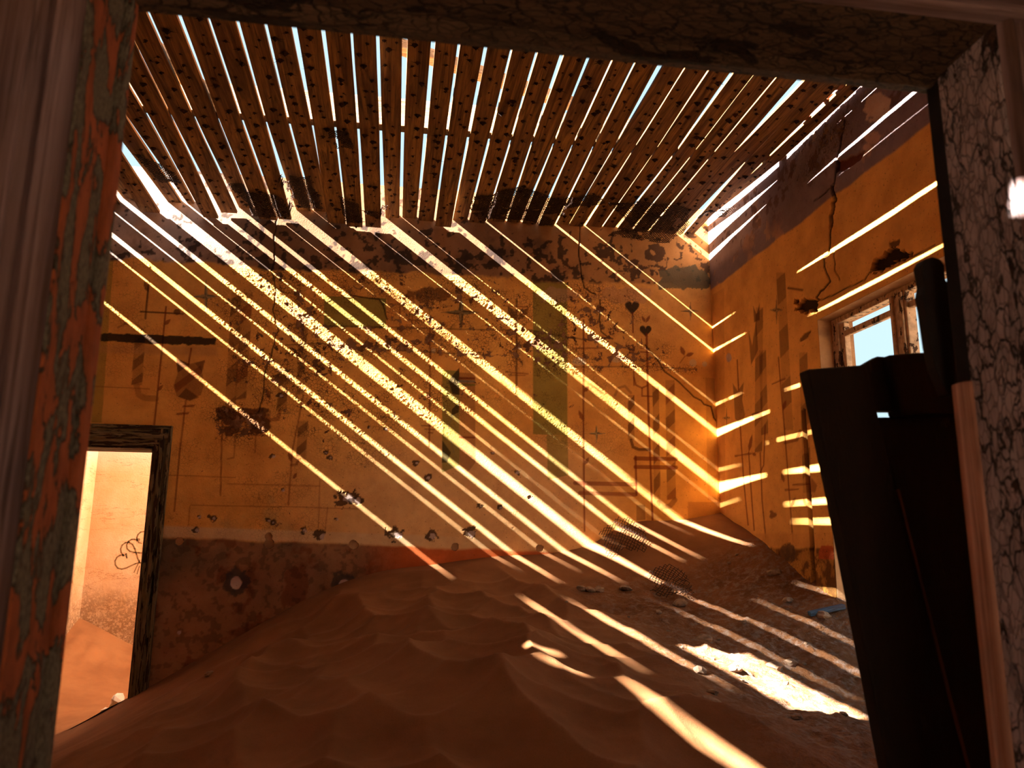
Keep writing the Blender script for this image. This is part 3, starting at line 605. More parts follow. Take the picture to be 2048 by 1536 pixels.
# a small hole in the passage ceiling lets one sun fleck fall on the right door casing
spot = Vector((0.80, 0.815, 1.915)); hp = spot - sun_dir * ((3.1 - spot.z) / -sun_dir.z)
hx0, hx1, hy0, hy1 = hp.x - .03, hp.x + .045, hp.y - .05, hp.y + .02
o = MB().box(-1.9, hx0, -2.8, FY0, 3.1, 3.12).box(hx1, 2.4, -2.8, FY0, 3.1, 3.12).box(hx0, hx1, -2.8, hy0, 3.1, 3.12).box(hx0, hx1, hy1, FY0, 3.1, 3.12).build('ceiling_passage', M_rear); tag(o, 'passage ceiling above the camera', 'ceiling', kind='structure')

# ------------------------------------------------------------------ sand surface (height function)
def rbf(ctrl, lam=1e-4):
    C = np.array(ctrl, float); n = len(C)
    def k(d): return d * d * np.log(d + 1e-9)
    A = np.zeros((n + 3, n + 3)); A[:n, :n] = k(np.hypot(C[:, None, 0] - C[None, :, 0], C[:, None, 1] - C[None, :, 1])) + lam * np.eye(n)
    A[:n, n] = 1; A[:n, n + 1:] = C[:, :2]; A[n:, :n] = A[:n, n:].T
    W = np.linalg.solve(A, np.concatenate([C[:, 2], [0, 0, 0]]))
    def ev(X, Y):
        out = W[n] + W[n + 1] * X + W[n + 2] * Y
        for i in range(n): out = out + W[i] * k(np.hypot(X - C[i, 0], Y - C[i, 1]))
        return out
    return ev
ctrl = [(x_, D, z_) for x_, z_ in ((-3.2, .12), (-2.5, .20), (-1.9, .335), (-1.474, .556), (-1.264, .679), (-1.044, .806), (-.818, .936), (-.586, 1.069), (-.408, 1.16), (-.225, 1.236), (-.039, 1.289), (.28, 1.331), (.739, 1.39), (1.178, 1.422), (1.386, 1.483), (1.527, 1.567), (1.705, 1.629), (1.956, 1.635), (2.287, 1.694))]
ctrl += [(XR, y_, z_) for y_, z_ in ((4.973, 1.621), (4.76, 1.554), (4.565, 1.478), (4.273, 1.367), (4.042, 1.269), (3.82, 1.219), (3.4, 1.02), (2.6, .88), (1.2, .8))]
ctrl += [(1.55, 3.55, 1.02), (1.68, 3.2, .92), (1.8, 2.8, .84), (1.85, 4.5, 1.22), (1.4, 4.7, 1.26), (1.4, 4.1, 1.13), (.74, 4.3, 1.20), (.25, 4.55, 1.24), (.47, 2.8, 1.12), (.3, 2.0, .98), (1.2, 2.1, .92), (-.17, 4.35, 1.10), (-.8, 4.4, .83), (-1.45, 4.5, .50), (-2.0, 4.4, .28), (-.9, 3.2, .82), (-1.7, 3.2, .44), (-.2, 3.2, 1.04), (-.6, 2.2, .84), (-1.6, 2.0, .42), (0, 1.2, .6), (1.2, 1.2, .65), (-1.2, 1.2, .35), (-3, 1.2, .05), (-3, 3, .08)]
sand_z = rbf(ctrl)
def scallop(X, Y, cell, seed, ax=1.0, ay=1.0):
    """bowls with sharp rims: squared distance to the nearest scattered centre"""
    r = np.random.default_rng(seed); U, V = X / cell * ax, Y / cell * ay
    best = np.full(X.shape, 9.0)
    iu, iv = np.floor(U).astype(int), np.floor(V).astype(int); T = r.random((64, 64, 2))
    for du in (-1, 0, 1):
        for dv in (-1, 0, 1):
            p = T[(iu + du) % 64, (iv + dv) % 64]; best = np.minimum(best, (U - iu - du - p[..., 0]) ** 2 + (V - iv - dv - p[..., 1]) ** 2)
    return best
def sand_h(X, Y):
    z = sand_z(X, Y)
    wx = X + .10 * (fbm(X * 2, Y * 2, 61, 3) - .5); wy = Y + .22 * (fbm(X * 1.6 + 9, Y * 1.6, 67, 3) - .5)
    amp = sstep(5.15, 4.6, Y) * sstep(1.45, .75, X) * sstep(-1.3, -.5, X)
    z = z + amp * ((.120 * (np.minimum(scallop(wx + .15 * wy, wy, .25, 5, 1.0, .74), .8) - .32)) + .012 * (np.minimum(scallop(wx - .2 * wy, wy, .13, 9, 1.0, .8), .8) - .32))
    z = z + .012 * amp * (fbm(X * 9, Y * 9, 71, 3) - .5)
    # wind streaks running up the left flank
    fl = sstep(-.4, -1.0, X) * sstep(5.2, 4.9, Y); z = z + fl * .02 * (fbm(X * 1.5 + Y * 5, Y * .8 - X * .4, 77, 3) - .5)
    rub = sstep(.9, 1.5, X) * sstep(4.9, 4.4, Y)
    z = z + rub * (.085 * (fbm(X * 5, Y * 5, 81, 5) - .5) + .04 * np.maximum(fbm(X * 20, Y * 20, 83, 3) - .5, 0))
    z = z + .012 * sstep(4.3, 4.9, Y) * sstep(.6, 1.2, X) * (fbm(X * 6, Y * 6, 85, 4) - .5)
    p = np.array([1.19, 4.18]); z = z - .055 * np.exp(-(((X - p[0]) / .16) ** 2 + ((Y - p[1]) / .12) ** 2))
    return z, rub
def sand_at(x_, y_): return float(sand_h(np.array([x_]), np.array([y_]))[0][0])
def sand_hit(px_, py_):
    d = ray(px_, py_)
    for t_ in np.linspace(1.2, 5.2, 900):
        p = EYE + d * (t_ / d[1])
        if p[2] < sand_at(p[0], p[1]): return p
    return p

# ------------------------------------------------------------------ slatted ceiling
GAP = {2: [-1.632, -1.632, -1.59, -1.602, -1.602, -1.548], 3: [-1.484, -1.484, -1.462, -1.474, -1.474, -1.424], 4: [-1.381, -1.37, -1.379, -1.362, -1.356, -1.31],
 5: [-1.236, -1.243, -1.215, -1.227, -1.235, -1.199], 6: [-1.119, -1.124, -1.095, -1.101, -1.112, -1.089], 7: [-0.992, -0.999, -0.997, -0.975, -0.991, -0.948],
 8: [-0.869, -0.876, -0.832, -0.854, -0.861, -0.82], 9: [-0.748, -0.749, -0.735, -0.732, -0.738, -0.707], 10: [-0.63, -0.626, -0.609, -0.608, -0.612, -0.589],
 11: [-0.507, -0.502, -0.495, -0.483, -0.49, -0.49], 12: [-0.381, -0.38, -0.371, -0.363, -0.366, -0.361], 13: [-0.254, -0.254, -0.254, -0.238, -0.24, -0.234],
 14: [-0.137, -0.132, -0.128, -0.123, -0.116, -0.1], 15: [-0.021, -0.012, -0.004, 0.004, 0.006, 0.018], 16: [0.11, 0.115, 0.117, 0.131, 0.135, 0.13],
 17: [0.232, 0.237, 0.237, 0.246, 0.251, 0.249], 18: [0.354, 0.359, 0.361, 0.372, 0.376, 0.372], 19: [0.475, 0.482, 0.475, 0.49, 0.496, 0.489],
 20: [0.599, 0.606, 0.602, 0.612, 0.617, 0.615], 21: [0.717, 0.732, 0.746, 0.738, 0.742, 0.761], 22: [0.847, 0.858, 0.856, 0.861, 0.869, 0.874],
 23: [0.961, 0.971, 0.973, 0.975, 0.981, 0.995], 24: [1.081, 1.096, 1.104, 1.093, 1.106, 1.125], 25: [1.2, 1.217, 1.217, 1.221, 1.227, 1.224],
 26: [1.324, 1.338, 1.322, 1.343, 1.347, 1.344], 27: [1.453, 1.47, 1.462, 1.467, 1.477, 1.476], 28: [1.572, 1.592, 1.567, 1.593, 1.604, 1.588],
 29: [1.695, 1.705, 1.692, 1.704, 1.714, 1.708], 30: [1.81, 1.82, 1.811, 1.823, 1.831, 1.826], 31: [1.929, 1.941, 1.945, 1.974, 1.945, 1.947],
 32: [2.062, 2.058, 2.025, 2.066, 2.066, 2.10], 33: [2.172, 2.165, 2.175, 2.20, 2.178, 2.20], 34: [2.275, 2.262, 2.242, 2.29, 2.29, 2.29]}
ENDZ = {1: 3.625, 2: 3.712, 3: 3.712, 4: 3.615, 5: 3.66, 6: 3.708, 7: 3.63, 8: 3.641, 9: 3.718, 10: 3.721, 11: 3.638, 12: 3.621, 13: 3.626, 14: 3.712, 15: 3.717, 16: 3.705, 17: 3.666, 18: 3.728, 19: 3.718,
        20: 3.738, 21: 3.742, 22: 3.738, 23: 3.728, 24: 3.752, 25: 3.744, 26: 3.752, 27: 3.756, 28: 3.75, 29: 3.742, 30: 3.74, 31: 3.735, 32: 3.745, 33: 3.84}
for n_, dz in {-13: .01, -12: .02, -11: .03, -10: .045, -9: .03, -8: .005, -7: .008, -6: .02, -5: .055, -4: .035, -3: -.005, -2: .05, -1: .035, 0: -.005}.items(): ENDZ[n_] = 3.71 - dz
def base_z(X): return 3.735 + 0.012 * X
def gap(n):
    if n in GAP: return GAP[n]
    x0 = -0.005 + (n - 15) * 0.1224
    return [x0 - .0075] * 3 + [x0 + .0075] * 3
SAG = {}                                  # extra droop in the two nearer bays
for n_ in range(-14, 35): SAG[n_] = (0.0, random.uniform(-.004, .004))
for n_, q in {10: (.0, .020), 11: (.0, .012), 12: (.0, -.004), 13: (.0, .030), 18: (.0, .014), 22: (.0, .016), 25: (.0, .020), -5: (.0, .018), -4: (.0, -.004), -7: (.0, .02), -6: (.0, -.002), -8: (.05, .0), -10: (.035, .012), -11: (.03, .0)}.items(): SAG[n_] = q
TH = 0.017
FLECK_CUT = {}                                # unseen cuts added to throw sun flecks on the sand: slat number -> places
for px_, py_ in ((905, 1200), (937, 1226), (1070, 1290), (1132, 1333)):
    p = sand_hit(px_, py_); dz_ = 3.75 - p[2]; xc = p[0] - dz_ / SLOPE; yc = p[1] - KY * dz_
    FLECK_CUT.setdefault(int(math.floor((xc + .005) / .1224 + 15)), []).append(yc)
ceiling = empty('ceiling', (0, 3, 3.75)); tag(ceiling, 'open ceiling of weathered timber slats with gaps of sky', 'ceiling', kind='structure')
CO = Vector(ceiling.location)
KEYS = [0.96, 1.6, 2.2, 2.6, 2.95, 3.16, 3.4, 3.75, 4.04, 4.3, 4.6, 4.9]
slats = []
def slat_profile(n, Y, yend):
    L, R = gap(n)[3:], gap(n + 1)[:3]
    ys = [3.25, 4.08, 5.185]; xl = np.interp(Y, ys, L); xr = np.interp(Y, ys, R); b = base_z((xl + xr) / 2)
    s1, s2 = SAG[n]
    if Y < 2.2: z = b - s1 * max(0, math.sin(math.pi * (Y - 1.0) / 1.2))
    elif Y < 4.04: z = b - s2 * math.sin(math.pi * (Y - 2.2) / 1.84)
    else: z = b + (ENDZ[n] - b) * ((Y - 4.04) / (5.185 - 4.04)) ** 1.15
    return xl, xr, z
for n_ in range(-13, 34):
    yend = (5.192 if n_ in (1, 4, 5, 7, 8, 11, 12, 13, 17, -5, -2) else 5.2025) - random.uniform(0, .002)
    ys = [y_ for y_ in KEYS if not (n_ in (-2, -3) and y_ < 2.9)] + [yend]
    warp_ = random.uniform(-.002, .002); runs = [ys]
    for yb in sorted(FLECK_CUT.get(n_, [])):
        last = runs.pop(); a_ = [q for q in last if q < yb - .03] + [yb - .016]; b_ = [yb + .016] + [q for q in last if q > yb + .03]
        runs += [a_, b_] if len(a_) > 1 and len(b_) > 1 else [last]
    for run in runs:
        mb = MB(); V = []
        for y_ in run:
            xl, xr, z = slat_profile(n_, y_, yend)
            j = lambda: random.uniform(-.0008, .0008)
            V += [(xl + j(), y_, z - warp_), (xr + j(), y_, z + warp_), (xr + j(), y_, z + TH + warp_), (xl + j(), y_, z + TH - warp_)]
        V = [tuple(Vector(p) - CO) for p in V]; F_ = [(3, 2, 1, 0)]
        for i in range(len(run) - 1):
            a = i * 4; F_ += [(a, a + 1, a + 5, a + 4), (a + 1, a + 2, a + 6, a + 5), (a + 2, a + 3, a + 7, a + 6), (a + 3, a, a + 4, a + 7)]
        e_ = (len(run) - 1) * 4; F_.append((e_, e_ + 1, e_ + 2, e_ + 3))
        mb.add(V, F_); s_ = mb.build('slat', M_slat, ceiling)
    slats.append((n_, s_, yend))
    if n_ in (-2, -3):                          # its near half has dropped out; only the stub over the passage side is left
        xl, xr, z = slat_profile(n_, 1.5, yend); MB().box(xl - CO.x, xr - CO.x, .96 - CO.y, 2.22 - CO.y, z - CO.z, z + TH - CO.z).build('slat', M_slat, ceiling)
    # rusty stubs of the metal lath that once carried the plaster
    if -2 < n_ < 34:
        tb = MB(); y_ = 3.0 + random.uniform(0, .1)
        while y_ < yend - .03:
            xl, xr, z = slat_profile(n_, y_, yend)
            for _ in range(random.choice((1, 1, 1, 2))):
                cx = xl + (xr - xl) * random.uniform(.2, .8); cy = y_ + random.uniform(-.03, .03)
                _, _, z = slat_profile(n_, min(cy, yend), yend); z -= .002; r0 = random.choice((.006, .009, .011, .014, .018)); k = random.randint(6, 9)
                ring = [(cx + r0 * math.cos(i * 6.283 / k) * random.uniform(.6, 1.3), cy + r0 * .8 * math.sin(i * 6.283 / k) * random.uniform(.6, 1.3), z) for i in range(k)]
                tb.add([Vector(p) - CO for p in ring] + [Vector((cx, cy, z - r0)) - CO], [(i, (i + 1) % k, k) for i in range(k)])
                for _ in range(random.randint(3, 6)):
                    a = random.uniform(0, 6.283); l_ = r0 * random.uniform(1.5, 3.0); dx, dy = math.cos(a), math.sin(a) * .7
                    p0 = Vector((cx, cy, z - .001)) - CO; p1 = Vector((cx + dx * l_, cy + dy * l_, z - random.uniform(0, .012))) - CO
                    sx = Vector((-dy, dx, 0)) * .0026
                    tb.add([p0 - sx, p0 + sx, p1, p0 + Vector((0, 0, -.002))], [(0, 1, 2), (0, 2, 3), (1, 3, 2)])
            y_ += random.uniform(.055, .12)
        q = tb.build('rusty_nail_stubs', M_rust, s_); q['kind'] = 'stuff'
for y_ in (0.99, 2.2, 4.045):
    bz = base_z(0) + TH - .001
    m_ = MB().add([Vector(p) - CO for p in ((XL, y_ - .035, base_z(XL) + TH + .001), (XR + .02, y_ - .035, base_z(XR) + TH + .001), (XR + .02, y_ + .035, base_z(XR) + TH + .001), (XL, y_ + .035, base_z(XL) + TH + .001),
                                              (XL, y_ - .035, bz + .15), (XR + .02, y_ - .035, bz + .18), (XR + .02, y_ + .035, bz + .18), (XL, y_ + .035, bz + .15))],
                   [(0, 3, 2, 1), (4, 5, 6, 7), (0, 1, 5, 4), (1, 2, 6, 5), (2, 3, 7, 6), (3, 0, 4, 7)])
    m_.build('joist', M_joist, ceiling)
def roof_bar(a, b, w_, h): MB().bar(Vector(a) - CO, Vector(b) - CO, w_, h).build('roof_timber', M_joist, ceiling)
roof_bar((-.1, 3.55, 3.945), (1.0, 3.98, 3.955), .07, .05)
roof_bar((-1.36, 3.2, 3.79), (-1.0, 4.0, 3.79), .09, .05)

# bricks and rubble on the ceiling beside the right wall
def rock(name, loc, r, mat, seed, sc_=(1, 1, 1), parent=None):
    import bmesh
    rr = random.Random(seed); bm = bmesh.new(); bmesh.ops.create_icosphere(bm, subdivisions=2, radius=1)
    ph = [rr.uniform(0, 6) for _ in range(6)]
    for v_ in bm.verts:
        c_ = v_.co.copy(); k = 1 + .22 * math.sin(3 * c_.x + ph[0]) * math.cos(2.5 * c_.y + ph[1]) + .15 * math.sin(5 * c_.z + ph[2] + 2 * c_.x) + rr.uniform(-.07, .07)
        q = c_ * k
        q = Vector([math.copysign(abs(a) ** .8, a) for a in q])
        v_.co = Vector((q.x * sc_[0], q.y * sc_[1], q.z * sc_[2])) * r
    me = bpy.data.meshes.new(name); bm.to_mesh(me); bm.free()
    o = link(name, me, mat, parent); o.location = loc; o.rotation_euler = (rr.uniform(-.3, .3), rr.uniform(-.3, .3), rr.uniform(0, 6)); return o
for i, (x_, y_, r) in enumerate(((2.18, 3.28, .045), (2.2, 3.42, .035), (2.17, 3.6, .04))):
    o = rock('brick_rubble', (x_, y_, base_z(x_) + TH + r * .45), r, M_brick, 300 + i, (1, 1.2, .7))
    tag(o, ('nearest', 'middle', 'farthest')[i] + ' lump of reddish brick rubble on slats beside the right wall', 'rubble', 'brick rubble above the ceiling')

# ------------------------------------------------------------------ sand
nx, ny = 500, 390
X, Y = np.meshgrid(np.linspace(XL - .02, XR + .03, nx), np.linspace(YF - .6, D + .05, ny), indexing='ij')
Zs, rub = sand_h(X, Y)
inopen = (Y < YF + .02)
P = np.stack([X, Y, np.maximum(Zs, .01)], -1)
kp = ~((P[:-1, :-1, 1] < YF) & ((P[:-1, :-1, 0] < FX0) | (P[:-1, :-1, 0] > FX1)))
me = grid_mesh('sand_drift', P, kp); set_f(me, 'rub', rub.reshape(-1)); me.materials.append(M_sand)
o = bpy.data.objects.new('sand_drift', me); COL.objects.link(o); tag(o, 'rippled red-brown sand dune filling the room', 'sand', kind='stuff')
# the window bay and the side room
ev2 = rbf([(-2.61, NY, .80), (-2.15, NY, .57), (-1.6, NY, .45), (-.5, NY, .35), (.8, NY, .4), (-2.61, 6.9, .56), (-2.61, 6.0, .34), (-2.0, 6.5, .33), (-1.4, 6.2, .32), (-2.61, 5.3, .16), (-1.9, 5.25, .33), (-1.47, 5.25, .55), (-1.2, 5.7, .42), (0, 6, .35), (.8, 5.3, .35)])
X, Y = np.meshgrid(np.linspace(-2.62, -.74, 120), np.linspace(D + .02, NY + .02, 120), indexing='ij')
Zs = ev2(X, Y) + .012 * np.sin(X * 38 + 5 * fbm(X * 3, Y * 3, 95, 3)) * np.exp(-((Y - 7.15) / .2) ** 2) + .01 * (fbm(X * 6, Y * 6, 97, 4) - .5)
me = grid_mesh('sand_drift', np.stack([X, Y, Zs], -1), ~((Y[:-1, :-1] < D + WT - .02) & ((X[:-1, :-1] < DX0) | (X[:-1, :-1] > DX1)))); set_f(me, 'rub', np.zeros(X.size)); me.materials.append(M_sand2)
o = bpy.data.objects.new('sand_drift', me); COL.objects.link(o); tag(o, 'sunlit orange sand bank seen through the far doorway', 'sand', kind='stuff')
X, Y = np.meshgrid(np.linspace(XR - .01, XR + 1.6, 60), np.linspace(1.9, 4.4, 80), indexing='ij')
Zs = np.where(X < XR + .4, sand_z(np.full_like(X, XR), Y) - .1 * (X - XR), sand_z(np.full_like(X, XR), Y) - .04 - .5 * (X - XR - .4)) - .012
me = grid_mesh('sand_drift', np.stack([X, Y, np.maximum(Zs, .01)], -1), ~((X[:-1, :-1] < XR + WT - .02) & ((Y[:-1, :-1] < WY0) | (Y[:-1, :-1] > WY1 - .03)))); set_f(me, 'rub', np.ones(X.size)); me.materials.append(M_sand)
o = bpy.data.objects.new('sand_drift', me); COL.objects.link(o); tag(o, 'sand drift spilling through the tall window opening', 'sand', kind='stuff')

# ------------------------------------------------------------------ near door frame
F1 = empty('trim_1', (0.21, .9, 0)); tag(F1, 'peeling wooden door frame around the near doorway', 'door frame', kind='structure'); FO = Vector(F1.location)
def rel(pts, O): return [tuple(Vector(p) - O) for p in pts]
def upright(name, prof, z0, z1, mat, parent, O, bevel=.002):
    """profile in XY (list of x,y) extruded vertically"""
    return MB().prism(rel([(x_, y_, z0) for x_, y_ in prof], O), (0, 0, z1 - z0)).build(name, mat, parent, bevel)
upright('jamb', [(FX0 - .05, FY0), (FX0 - .004, FY0), (FX0 - .001, .925), (FX0 - .05, .925)], 0, FZ1 + .05, M_jamb_l, F1, FO)
upright('bead', [(FX0 - .03, .915), (FX0 + .000, .915), (FX0 + .006, .922), (FX0 + .007, .937), (FX0 + .002, .952), (FX0 - .03, .955)], 0, FZ1 + .03, M_jamb_l, F1, FO)
upright('jamb', [(FX1 + .022, FY0), (FX1 + .006, .925), (FX1 + .06, .925), (FX1 + .06, FY0)], 0, FZ1 + .05, M_jamb_r, F1, FO)
upright('bead', [(FX1 + .004, .918), (FX1 - .001, .925), (FX1 - .003, .938), (FX1 + .001, .952), (FX1 + .04, .955), (FX1 + .04, .918)], 0, 1.715, M_bead, F1, FO)
upright('bead', [(FX1 + .006, .92), (FX1 + .001, .94), (FX1 + .04, .955), (FX1 + .04, .92)], 1.715, FZ1 + .02, M_iron, F1, FO)
MB().prism(rel([(FX0 - .05, FY0, FZ1 + .024), (FX0 - .05, .925, FZ1 + .004), (FX0 - .05, .925, FZ1 + .06), (FX0 - .05, FY0, FZ1 + .06)], FO), (FX1 - FX0 + .11, 0, 0)).build('head', M_head, F1, .002)
MB().prism(rel([(FX0 - .03, .915, FZ1 + .004), (FX0 - .03, .93, FZ1 - .006), (FX0 - .03, .952, FZ1 - .003), (FX0 - .03, .955, FZ1 + .04), (FX0 - .03, .915, FZ1 + .04)], FO), (FX1 - FX0 + .06, 0, 0)).build('head_bead', M_head, F1, .002)
# casings on the passage side: stepped mouldings
cl = FX0 - .006
upright('casing', [(cl, FY0), (cl - .004, FY0 - .012), (cl - .012, FY0 - .018), (cl - .020, FY0 - .012), (cl - .026, FY0 - .010), (cl - .030, FY0 - .020), (cl - .040, FY0 - .024), (cl - .048, FY0 - .014), (cl - .085, FY0 - .012), (cl - .09, FY0 - .022), (cl - .13, FY0 - .026), (cl - .135, FY0)][::-1], 0, FZ1 + .16, M_casing, F1, FO)
cr = FX1 + .024
upright('casing', [(cr, FY0), (cr + .004, FY0 - .012), (cr + .012, FY0 - .018), (cr + .020, FY0 - .012), (cr + .026, FY0 - .010), (cr + .030, FY0 - .020), (cr + .040, FY0 - .024), (cr + .048, FY0 - .014), (cr + .085, FY0 - .012), (cr + .09, FY0 - .022), (cr + .13, FY0 - .026), (cr + .135, FY0)], 0, FZ1 + .026, M_casing, F1, FO)
ct = FZ1 + .026
MB().prism(rel([(FX0 - .006, y_, z_) for y_, z_ in ((FY0, ct), (FY0 - .012, ct + .004), (FY0 - .018, ct + .012), (FY0 - .012, ct + .020), (FY0 - .010, ct + .026), (FY0 - .020, ct + .030), (FY0 - .024, ct + .040), (FY0 - .014, ct + .048), (FY0 - .012, ct + .085), (FY0 - .026, ct + .13), (FY0, ct + .135))], FO), (FX1 - FX0 + .165, 0, 0)).build('head_casing', M_casing_t, F1, .001)
# black iron strap left of the lost hinge
pts = [atY(a, b, .985) for a, b in ((1843, 530), (1850, 518), (1866, 513), (1882, 518), (1890, 530), (1892, 560), (1906, 575), (1912, 720), (1912, 790), (1896, 790), (1872, 735), (1862, 690), (1852, 620), (1846, 590), (1850, 570))]
MB().prism(rel([tuple(p) for p in pts], FO), (0, .02, 0)).build('hinge_strap', M_iron, F1, .002)

# ------------------------------------------------------------------ leaning broken door
DR = empty('broken_door', tuple(atY(1860, 1536, 1.3) * np.array([1, 1, 0]) + np.array([0, 0, .78]))); tag(DR, 'dark brown panelled door, tilted and unhinged, behind the right jamb', 'door', kind='thing'); DO = Vector(DR.location)
def slab(name, pix, y0, th, mat=M_door, bevel=.004):
    return MB().prism(rel([tuple(atY(a, b, y0)) for a, b in pix], DO), (0, th, 0)).build(name, mat, DR, bevel)
slab('stile', [(1616, 738), (1733, 729), (1797, 1000), (1900, 1396), (1990, 1740), (1822, 1740), (1777, 1536), (1672, 1000)], 1.30, .035)
slab('top_rail', [(1722, 732), (1757, 712), (1790, 714), (1812, 822), (1748, 822)], 1.315, .025)
slab('rail_block', [(1777, 710), (1830, 705), (2000, 700), (2010, 826), (1803, 830)], 1.295, .04)
slab('panel', [(1757, 834), (2030, 834), (2130, 1740), (1975, 1740), (1797, 1000)], 1.318, .018)
slab('panel', [(1793, 819), (2010, 819), (2015, 838), (1797, 838)], 1.318, .018)
slab('moulding', [(1795, 980), (1799, 978), (1904, 1396), (1990, 1720), (1984, 1720), (1898, 1396)], 1.297, .006, M_bead2, 0)
slab('stile', [(2010, 700), (2100, 690), (2230, 1740), (2110, 1740)], 1.30, .035)

# ------------------------------------------------------------------ far doorway casing
F2 = empty('trim_2', ((DX0 + DX1) / 2, D, 0)); tag(F2, 'worn moulded casing around the far doorway', 'door frame', kind='structure'); O2 = Vector(F2.location)
def casing_prof(x0, s): return [(x0, D + .012), (x0, D - .010), (x0 + s * .012, D - .018), (x0 + s * .022, D - .012), (x0 + s * .030, D - .012), (x0 + s * .040, D - .026), (x0 + s * .062, D - .030), (x0 + s * .070, D - .018), (x0 + s * .082, D - .016), (x0 + s * .088, D - .034), (x0 + s * .104, D - .034), (x0 + s * .104, D + .012)]
p_ = casing_prof(DX1, 1); upright('casing', p_, 0, DZ1 + .131, M_trim2, F2, O2, .001)
p_ = casing_prof(DX0, -1); upright('casing', p_[::-1], 0, DZ1 + .131, M_trim2, F2, O2, .001)
hp_ = [(y_, DZ1 + (x_ - DX1) * 1.26) for x_, y_ in casing_prof(DX1, 1)]
MB().prism(rel([(DX0 - .103, y_ - .001, z_ + .0) for y_, z_ in hp_], O2), (DX1 - DX0 + .206, 0, 0)).build('head_casing', M_trim2h, F2, .001)
MB().box(DX0 - O2.x, DX0 - O2.x + .012, .012, WT - .02, 0, DZ1).build('lining', M_trim2, F2); MB().box(DX1 - O2.x - .012, DX1 - O2.x, .012, WT - .02, 0, DZ1).build('lining', M_trim2, F2)
MB().box(DX0 - O2.x, DX1 - O2.x, .012, WT - .02, DZ1 - .012, DZ1).build('lining', M_trim2h, F2)

# ------------------------------------------------------------------ window in the right wall
W1 = empty('window_1', (XR + .1, (WY0 + WY1) / 2, 1.0)); tag(W1, 'weathered wooden window frame without glass in the right wall', 'window', kind='structure'); WO = Vector(W1.location)
def wbox(name, x0, x1, y0, y1, z0, z1, mat=M_win, parent=W1): return MB().box(x0 - WO.x, x1 - WO.x, y0 - WO.y, y1 - WO.y, z0 - WO.z, z1 - WO.z).build(name, mat, parent, .004)
fx = XR + .08
wbox('frame_head', fx, fx + .05, WY0, WY1, WZ1 - .03, WZ1); wbox('frame_post', fx, fx + .04, WY1 - .06, WY1, 1.55, WZ1 - .03); wbox('frame_post', fx, fx + .05, WY0, WY0 + .05, .8, WZ1 - .03)
wbox('sash_stile', fx + .012, fx + .045, WY1 - .10, WY1 - .062, 1.6, WZ1 - .035)
wbox('mullion', fx - .005, fx + .045, 3.175, 3.295, 1.3, WZ1 - .03); wbox('glazing_bar', fx + .008, fx + .035, 3.295, WY1 - .10, 2.580, 2.612); wbox('glazing_bar', fx + .008, fx + .035, WY0 + .05, 3.175, 2.580, 2.612)
wbox('mullion_bead', fx - .018, fx - .005, 3.19, 3.21, 1.3, WZ1 - .03); wbox('mullion_bead', fx - .018, fx - .005, 3.26, 3.28, 1.3, WZ1 - .03)

# ------------------------------------------------------------------ scraps of expanded metal lath
def lath(name, poly, fz, label, group=None, dx=.020, dy=.009, th=.0019, ragged=.25, up=(0, 0, 1), seed=1):
    """diamond mesh inside a plan polygon; fz(x, y) -> 3D point"""
    rr = random.Random(seed); poly = np.array(poly, float); mb = MB()
    def inside(x_, y_):
        c_ = False
        for a, b in zip(poly, np.roll(poly, -1, 0)):
            if (a[1] > y_) != (b[1] > y_) and x_ < (b[0] - a[0]) * (y_ - a[1]) / (b[1] - a[1]) + a[0]: c_ = not c_
        return c_
    x0, y0 = poly.min(0); x1, y1 = poly.max(0)
    nr = int((y1 - y0) / dy); nc = int((x1 - x0) / dx)
    jit = {}
    def node(i, j):
        if (i, j) not in jit: jit[i, j] = (rr.uniform(-.15, .15) * dx, rr.uniform(-.15, .15) * dy)
        a = jit[i, j]; return (x0 + (i + .5 * (j % 2)) * dx + a[0], y0 + j * dy + a[1])
    for j in range(nr):
        for i in range(-1, nc + 1):
            p = node(i, j)
            for q in (node(i + (j % 2), j + 1), node(i - 1 + (j % 2), j + 1)):
                mx, my = (p[0] + q[0]) / 2, (p[1] + q[1]) / 2
                k = vnoise(np.array([mx * 14 + seed]), np.array([my * 14]), 200)[0]
                if not inside(mx + (k - .5) * .1 * ragged * 2, my + (k - .5) * .06 * ragged * 2) or rr.random() < .04: continue
                if k > .82: continue
                A, B = Vector(fz(*p)), Vector(fz(*q))
                if (B - A).length > 1e-4: mb.bar(A, B, th * 2, th * 1.4, up)
    pts = np.array(mb.v); c_ = Vector(pts.mean(0)); c_.z = pts[:, 2].max()
    mb.v = [tuple(Vector(p) - c_) for p in mb.v]
    o = mb.build(name, M_rust); o.location = c_; tag(o, label, 'metal mesh', group); return o
def ceil_z(drop, wob, seed):
    def f(x_, y_):
        n_ = int(math.floor((x_ + .005) / .1224 + 15)); n_ = max(-12, min(33, n_))
        _, _, z = slat_profile(n_, min(y_, 5.17), 5.17); zz = base_z(x_)
        return (x_, y_, min(z, zz) - .004 - drop * max(0, (y_ - 4.6)) - wob * abs(vnoise(np.array([x_ * 9]), np.array([y_ * 9 + seed]), 210)[0]))
    return f
GL = 'rusty lath scraps under the slats'
lath('metal_lath_scrap', [(-1.57, 4.50), (-1.44, 4.62), (-1.33, 4.86), (-1.50, 4.88)], ceil_z(.0, .02, 1), 'small rusty lath scrap under the leftmost slats', GL, seed=1)
lath('metal_lath_scrap', [(-1.09, 4.80), (-.76, 4.84), (-.72, 5.10), (-.98, 5.13), (-1.05, 4.98)], ceil_z(.0, .02, 2), 'square rusty lath scrap left of the tall narrow scrap', GL, seed=2)
